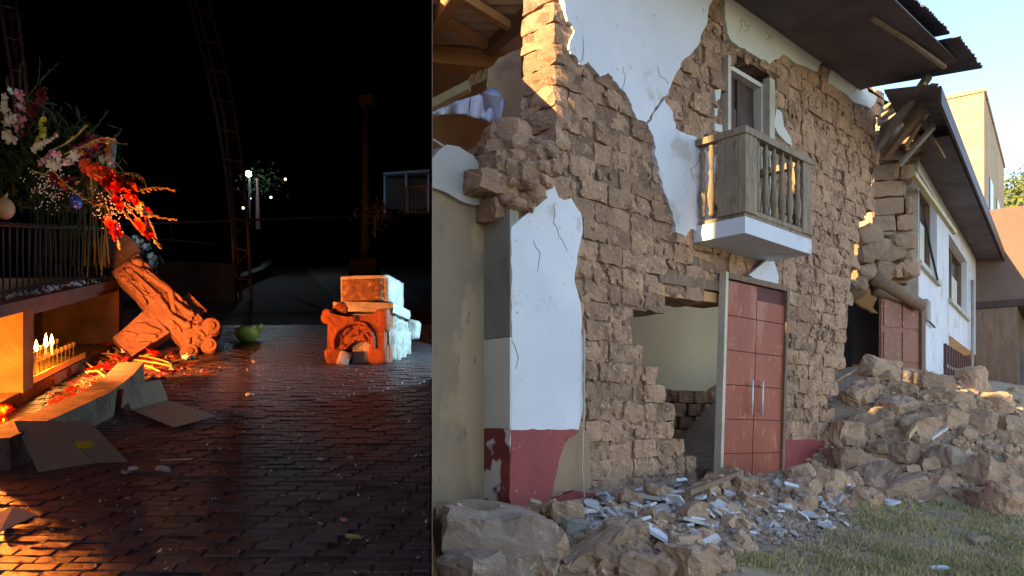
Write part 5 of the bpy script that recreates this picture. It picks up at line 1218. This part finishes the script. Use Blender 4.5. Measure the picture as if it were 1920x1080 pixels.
def block(px, py, wpx, hpx, mt, lab, rot=(0,0,0), seed=0, dpt=.8, amp=.055, rnd=.22, name='adobe_block', grp='fallen blocks of the ruined houses', sink=.22, sub=4):
    p = drop(px, py+hpx*.35); Y = p.y; kk = .88 if px > 1490 else .95; w_, h_ = kk*wpx*Y/FP, kk*hpx*Y/FP
    me = rough((w_, w_*dpt, h_), seed, 6, amp*min(w_, h_)*2.8, rnd)
    W = Matrix.Translation((p.x, p.y+w_*dpt*.3, p.z+h_*(.5-sink))); Rm = Euler(rot).to_matrix().to_4x4()
    if px < 1000:                                      # pieces reaching the divider stop at it
        me.transform(W @ Rm); bm = bmesh.new(); bm.from_mesh(me); do_clip(bm, 'day'); bm.to_mesh(me); bm.free(); me.transform((W @ Rm).inverted())
    o = linkm(name, me, M[mt]); o.location = W.to_translation(); o.rotation_euler = rot
    tag(o, lab, 'adobe block', grp); return o
BL = [
 (930,1016,240,135,'rubble_gray','biggest crumbled grey brown lump at the lower left of the street heap',(0,.1,.2),.8),
 (880,1062,120,60,'rubble_gray','reddish crumbled lump cut by the bottom edge at the lower left',(0,0,1),.8),
 (1012,1045,130,70,'rubble_adobe','tilted straw flecked brick just right of the biggest lump',(.2,-.5,.5),.5),
 (1118,1040,160,62,'rubble_adobe','long flat brick slanting up right in the bottom foreground',(.15,-.42,.45),.4),
 (1196,1062,84,60,'rubble_adobe','squared tan brick at the bottom edge below the shards',(.1,0,.1),.7),
 (1302,1055,104,76,'rubble_adobe','rounded yellowish boulder at the bottom edge before the grass',(0,.1,.6),.8),
 (1172,1000,96,60,'rubble_adobe','upright brown brick behind the squared tan one',(.2,.1,.3),.6),
 (1080,992,62,46,'cement_green','dark green grey lump at the foot of the hanging cable',(0,.2,.4),.8),
 (1058,965,50,36,'rubble_gray','small grey lump between red dado and biggest lump',(0,.2,.4),.8),
 (1395,912,48,40,'adobe','brown clod at the foot of the red door, left one',(0,.2,.4),.8),
 (1425,915,44,34,'adobe','brown clod at the foot of the red door, right one',(0,.1,1.4),.8),
 (1592,812,72,64,'rubble_adobe','pale rounded block against the wall corner beside the red dado',(.1,.3,.3),.8),
 (1618,740,74,56,'rubble_adobe','squared block high on the heap near the wall corner',(.2,-.3,.4),.7),
 (1628,660,56,60,'rubble_adobe','tall cone of packed earth standing left of the brown door',(0,0,.3),.8),
 (1622,600,44,80,'rubble_adobe','upper tip of the packed earth cone beside the dark gap',(0,.1,.5),.8),
 (1655,690,80,56,'rubble_adobe','big brown block in front of the brown door',(0,.2,.3),.7),
 (1700,703,44,34,'rubble_gray','squared pale block under the corner of the white house',(0,.1,.4),.8),
 (1752,718,96,52,'rubble_adobe','long block lying before the white wall',(.1,.12,.2),.6),
 (1830,712,66,60,'rubble_adobe','tall squared block on the heap crest in front of the barred porch',(0,.2,.5),.8),
 (1800,748,70,40,'rubble_adobe','flat block under the crest block',(.1,.1,.3),.8),
 (1872,752,74,48,'rubble_adobe','wide block on the crest toward the right edge',(.1,-.1,.6),.8),
 (1690,762,90,50,'rubble_adobe','wide sloping block in the middle of the heap',(.2,-.2,.5),.7),
 (1640,795,100,56,'rubble_adobe','large pale slab like block sloping toward the grass',(.2,-.35,.6),.7),
 (1735,800,84,66,'rubble_adobe','big block with the splintered timber leaning on it',(.1,-.3,.4),.7),
 (1782,782,90,48,'rubble_adobe','rounded block right of the splintered timber',(.1,.2,.5),.8),
 (1845,790,84,54,'rubble_adobe','wide rounded block in the right part of the heap',(0,.1,.9),.8),
 (1905,800,70,60,'rubble_adobe','block at the right edge at mid heap height',(0,.2,.2),.8),
 (1790,862,100,64,'rubble_gray','largest grey brown boulder in the right part of the heap',(.1,.15,.5),.7),
 (1705,850,60,50,'rubble_adobe','dark brown clod in the hollow below the timber',(0,.3,.5),.9),
 (1605,865,96,60,'rubble_adobe','broad pale mound like block beside the red dado stub',(.1,.2,.2),.8),
 (1560,900,90,50,'rubble_adobe','smooth clay block at the toe of the heap nearest the door',(.1,.2,.8),.8),
 (1648,893,90,56,'rubble_adobe','sloping clay block over the long front brick',(.3,-.4,.5),.8),
 (1695,915,120,52,'rubble_adobe','long tan brick at the front toe of the heap',(.1,-.28,.25),.5),
 (1745,922,44,40,'rubble_gray','small grey block right of the long tan brick',(.1,.1,.5),.8),
 (1765,905,64,46,'rubble_adobe','squared block behind the small grey one',(.1,.1,.5),.8),
 (1860,885,100,66,'rubble_adobe','large tan block near the right edge front',(.1,.3,.5),.7),
 (1895,940,90,80,'adobe','reddish brown straw flecked lump at the right edge front',(.1,.3,.5),.8),
 (1850,935,80,50,'rubble_adobe','straw flecked brown lump left of the right edge one',(.1,.1,.2),.8),
 (1835,1014,48,24,'rubble_gray','lone pale stone lying on the grass',(0,0,.2),.7),
 (1820,935,60,20,'plaster_shard','flat pale slab at the edge of the grass',(0,0,.2),.7),
]
for i, (px, py, w_, h_, mt, lab, rot, dp) in enumerate(BL): block(px, py, w_, h_, mt, lab, rot, 500+i, dp)
ZC = [(1500,800,'by the wall corner'),(1560,900,'at the toe near the door'),(1620,760,'below the earth cone'),(1650,860,'over the red dado stub side'),(1700,760,'below the brown door'),(1720,830,'around the splintered timber'),(1700,920,'beside the long tan brick'),(1790,740,'under the barred porch'),(1800,850,'around the largest grey boulder'),(1800,930,'above the pale grass slab'),(1880,770,'on the crest at the right edge'),(1890,860,'behind the right edge lump'),(1880,930,'by the right edge front lump'),(1180,930,'left of the shards'),(1300,930,'under the opening'),(1420,930,'at the foot of the red door')]
ZF = [(870,1000,'left of the biggest lump'),(960,1060,'before the biggest lump'),(1060,990,'by the cable foot'),(1100,1050,'around the long flat brick'),(1180,1020,'by the upright brick'),(1250,1060,'between brick and boulder'),(1330,1000,'behind the yellowish boulder'),(1340,1060,'beside the yellowish boulder')]
ZS = [(1120,950,'near the red dado'),(1200,930,'by the big pinkish slab'),(1210,1000,'by the upright brick'),(1280,930,'below the opening'),(1290,990,'round the long grey shard'),(1370,940,'by the lath'),(1370,1010,'nearest the grass'),(1450,940,'before the red door'),(1460,990,'in the middle spread'),(1540,940,'by the wide grey slab'),(1560,990,'at the grass edge')]
def zone(px, py, Z): return min(Z, key=lambda z: (z[0]-px)**2+(z[1]-py)**2)[2]
regs = [('small earth clod on the right heap', lambda: (q.uniform(1490, 1915), q.uniform(700, 945)), 190), ('small brown clod in the foreground', lambda: (q.uniform(830, 1360), q.uniform(965, 1078)), 50), ('small clod at the foot of the broken wall', lambda: (q.uniform(1100, 1560), q.uniform(900, 960)), 40)]
RC = [rough((1, .8, .62), 600+i, 3, .13, .2) for i in range(10)]
for me in RC: me.materials.append(M['rubble_adobe'])
for lab, gen, n in regs:
    i = 0
    while i < n:
        px, py = gen(); p = drop(px, py); i += 1
        if py < 700+ max(0, 1640-px)*1.3 and px > 1490: continue
        sz = .06+.2*q.random()**1.6*(1 if n != 190 else 1.3); o = bpy.data.objects.new('earth_clod', RC[q.randrange(10)]); COL.objects.link(o); o.location = (p.x, p.y, p.z+sz*.15); o.rotation_euler = (q.uniform(-.5,.5), q.uniform(-.5,.5), q.uniform(0,6)); o.scale = (sz, sz, sz)
        ll = lab+', '+zone(px, py, ZC if n != 50 else ZF); tag(o, ll, 'clod', ll)
# plaster shards
def shard(px, py, sz, mt, lab, grp, tilt=.5, th=.035, named='plaster_shard'):
    p = drop(px, py); n = q.randint(4, 6); pts = []
    for i in range(n):
        a = 2*math.pi*i/n+q.uniform(-.35,.35); r_ = sz*q.uniform(.55, 1.0); pts.append((r_*math.cos(a), r_*.8*math.sin(a)))
    k = MB(); m = len(pts); th *= q.uniform(.6, 1.2)
    k.add([(x, y, 0) for x, y in pts]+[(x*.96, y*.96, th) for x, y in pts], [tuple(range(m-1, -1, -1)), tuple(range(m, 2*m))]+[(i, (i+1) % m, m+(i+1) % m, m+i) for i in range(m)])
    o = k.build(named, M[mt]); o.location = (p.x, p.y, p.z+.02+sz*.15*tilt); o.rotation_euler = (q.uniform(-tilt,tilt)+.25, q.uniform(-tilt,tilt), q.uniform(0,6)); tag(o, lab, 'plaster shard', grp)
named_sh = [(1188,918,.20,'plaster_shard','big flat pinkish plaster slab at the left of the shards'),(1215,945,.24,'cement_gray','largest grey mortar slab with a pointed top among the shards'),(1245,902,.12,'plaster','bluish white shard highest against the wall'),(1275,912,.13,'plaster','second bluish white shard high against the wall'),(1300,990,.20,'plaster_shard','long grey shard lying flat in the middle'),(1350,960,.16,'plaster_shard','pinkish shard in front of the broken lath'),(1490,930,.20,'plaster','long pale shard leaning toward the red dado stub'),(1520,950,.24,'cement_gray','wide grey slab at the right of the shards'),(1560,945,.18,'cement_gray','flat grey slab nearest the heap toe'),(1410,940,.14,'plaster','white shard in front of the red door'),(1545,992,.13,'plaster_shard','pale broken shards at the edge of the grass'),(1620,935,.10,'plaster_shard','triangular pale shard standing at the heap toe'),(1670,950,.14,'plaster','broken white tile like shard by the grass'),(1100,950,.10,'plaster_shard','dirty shard nearest the red dado'),(1330,1030,.12,'plaster','bluish shard right above the yellowish boulder'),(1232,1012,.16,'plaster','bluish lilac shard beside the upright brick')]
for px, py, sz, mt, lab in named_sh: shard(px, py, sz, mt, lab, 'broken plaster shards below the opening')
for i in range(190):
    t = q.random(); px = q.uniform(1090, 1590); py = q.gauss(962, 34)
    if py < 905+abs(px-1300)*.05 or py > 1062 or (px > 1380 and py > 1020-(px-1380)*.1): continue
    mt_ = q.choice(('plaster_shard','plaster_shard','plaster','cement_gray')); ll = 'small '+{'plaster_shard':'dirty beige','plaster':'bluish white','cement_gray':'grey'}[mt_]+' plaster shard '+zone(px, py, ZS); shard(px, py, q.uniform(.035, .12), mt_, ll, ll, .6, .025)
k = MB(); RL = [rough((1, .8, .65), 650+i, 2, .14, .25) for i in range(8)]
for i in range(1500):
    px, py = (q.uniform(1480, 1918), q.uniform(700, 950)) if i % 4 else (q.uniform(830, 1400), q.uniform(955, 1078))
    if py < 700+max(0, 1640-px)*1.3 and px > 1490: continue
    p = drop(px, py); sz = .03+.11*q.random()**2
    if p.x+.1*p.y < .12 or p.y > 15: continue
    me = RL[i % 8]; Q = Matrix.Translation(p+Vector((0,0,sz*.2))) @ Euler((q.uniform(-.8,.8), q.uniform(-.8,.8), q.uniform(0,6))).to_matrix().to_4x4() @ Matrix.Scale(sz, 4)
    k.add([Q @ v.co for v in me.vertices], [tuple(f.vertices) for f in me.polygons])
tag(k.build('loose_rubble', M['rubble_adobe'], None), 'small loose earth rubble filling the gaps of the heaps', 'rubble', kind='stuff')
k = MB()
for i in range(3500):
    px, py = (q.uniform(1060, 1620), q.gauss(970, 40)) if i % 3 else (q.uniform(1440, 1918), q.gauss(860, 70))
    if py > 1075 or py < 720: continue
    p = drop(px, py); sz = q.uniform(.012, .04); k.ell(p+Vector((0,0,sz*.3)), sz, sz*q.uniform(.6,1), sz*.6, 5, 4)
tag(k.build('gravel_crumbs', M['rubble_gray'], None), 'crumbs of plaster and earth between the blocks', 'crumbs', kind='stuff')
# laths and timbers
for i, (a, b, w_, mt, lab) in enumerate((((1290,948),(1385,915),.06,'brown_wood','reddish brown lath lying across the shards before the door'), ((1701,838),(1716,806),.10,'pale_wood','short splintered timber, sunlight put into its pale colour, standing in the heap'), ((1706,815),(1752,800),.03,'pale_wood','thin bright lath lying on the block behind the splintered timber'), ((1745,838),(1775,822),.05,'plaster_warm','pale trim piece right of the splintered timber'), ((1893,818),(1935,802),.07,'pale_wood','bright timber end at the right edge of the heap'))):
    p0, p1 = drop(*a), drop(*b); p0.z += .09; p1.z += .12
    if i in (1,): p1 = at(*b, p0.y)
    t = thing('timber_piece', p0, lab, 'timber'); beam(p0, p1, w_, w_*.8, mt, 'timber_body', t, None)
# litter on the grass
for i, (px, py, sx, sy, lab, mt) in enumerate(((1758,1071,.17,.06,'flat pale blue white plastic scrap on the grass at the bottom edge','bottle_plastic'), (1725,945,.05,.04,'tiny white scrap where the grass meets the rubble','litter'))):
    p = drop(px, py); me = rough((sx, sy, .03), 700+i, 2, .008, .2); o = linkm('plastic_scrap', me, M[mt]); o.location = p+Vector((0,0,.03)); tag(o, lab, 'scrap')
# grass
def grass(name, mt, n, lab, seed, h0, h1, gen):
    q = random.Random(seed); k = MB(); i = 0
    while i < n:
        px, py = gen(q); i += 1; r = ray(px, py); 
        # sparse marching on the plain ground keeps this quick
        Y = (EYE+.703)/(.12-r.z) if False else None
        den = -r.z; n0 = 0
        A_ = 4.85; B_ = .698*r.x-.716; Y = (EYE+.145*A_)/(-r.z-.145*B_) if (-r.z-.145*B_) > .02 else 30
        x = r.x*Y; h = hz(x, Y)
        if heap(x, Y) > .16 or Y > 14: continue
        if noise.noise(Vector((x*1.6, Y*1.6, seed)))+.5*noise.noise(Vector((x*5, Y*5, seed))) < .02 and q.random() < .88: continue
        hh = q.uniform(h0, h1); a = q.uniform(0, 6.28); lx, ly = q.uniform(-.6,.6)*hh, q.uniform(-.6,.6)*hh; wd = .004*(1+Y*.05)
        k.add([(x-math.cos(a)*wd, Y-math.sin(a)*wd, h-.01), (x+math.cos(a)*wd, Y+math.sin(a)*wd, h-.01), (x+lx*.4+math.cos(a)*wd*.7, Y+ly*.4, h+hh*.6), (x+lx, Y+ly, h+hh)], [(0,1,2), (0,2,3)])
    me = k.mesh(name, fix=False); tag(linkm(name, me, M[mt]), lab, 'grass', kind='stuff')
def ggen(q):
    while True:
        px = q.uniform(1340, 1925); py = q.uniform(940, 1085)
        if py > 1090-(px-1340)*.42 or (px > 1580 and py > 950): 
            if py < 1000 and px < 1600 and q.random() < .7: continue
            return px, py
grass('street_grass', 'grass_green', 26000, 'short green and straw coloured grass at the lower right', 5, .02, .07, ggen)
grass('dry_grass', 'grass_dry', 22000, 'dry trampled grass at the lower right', 9, .012, .04, ggen)
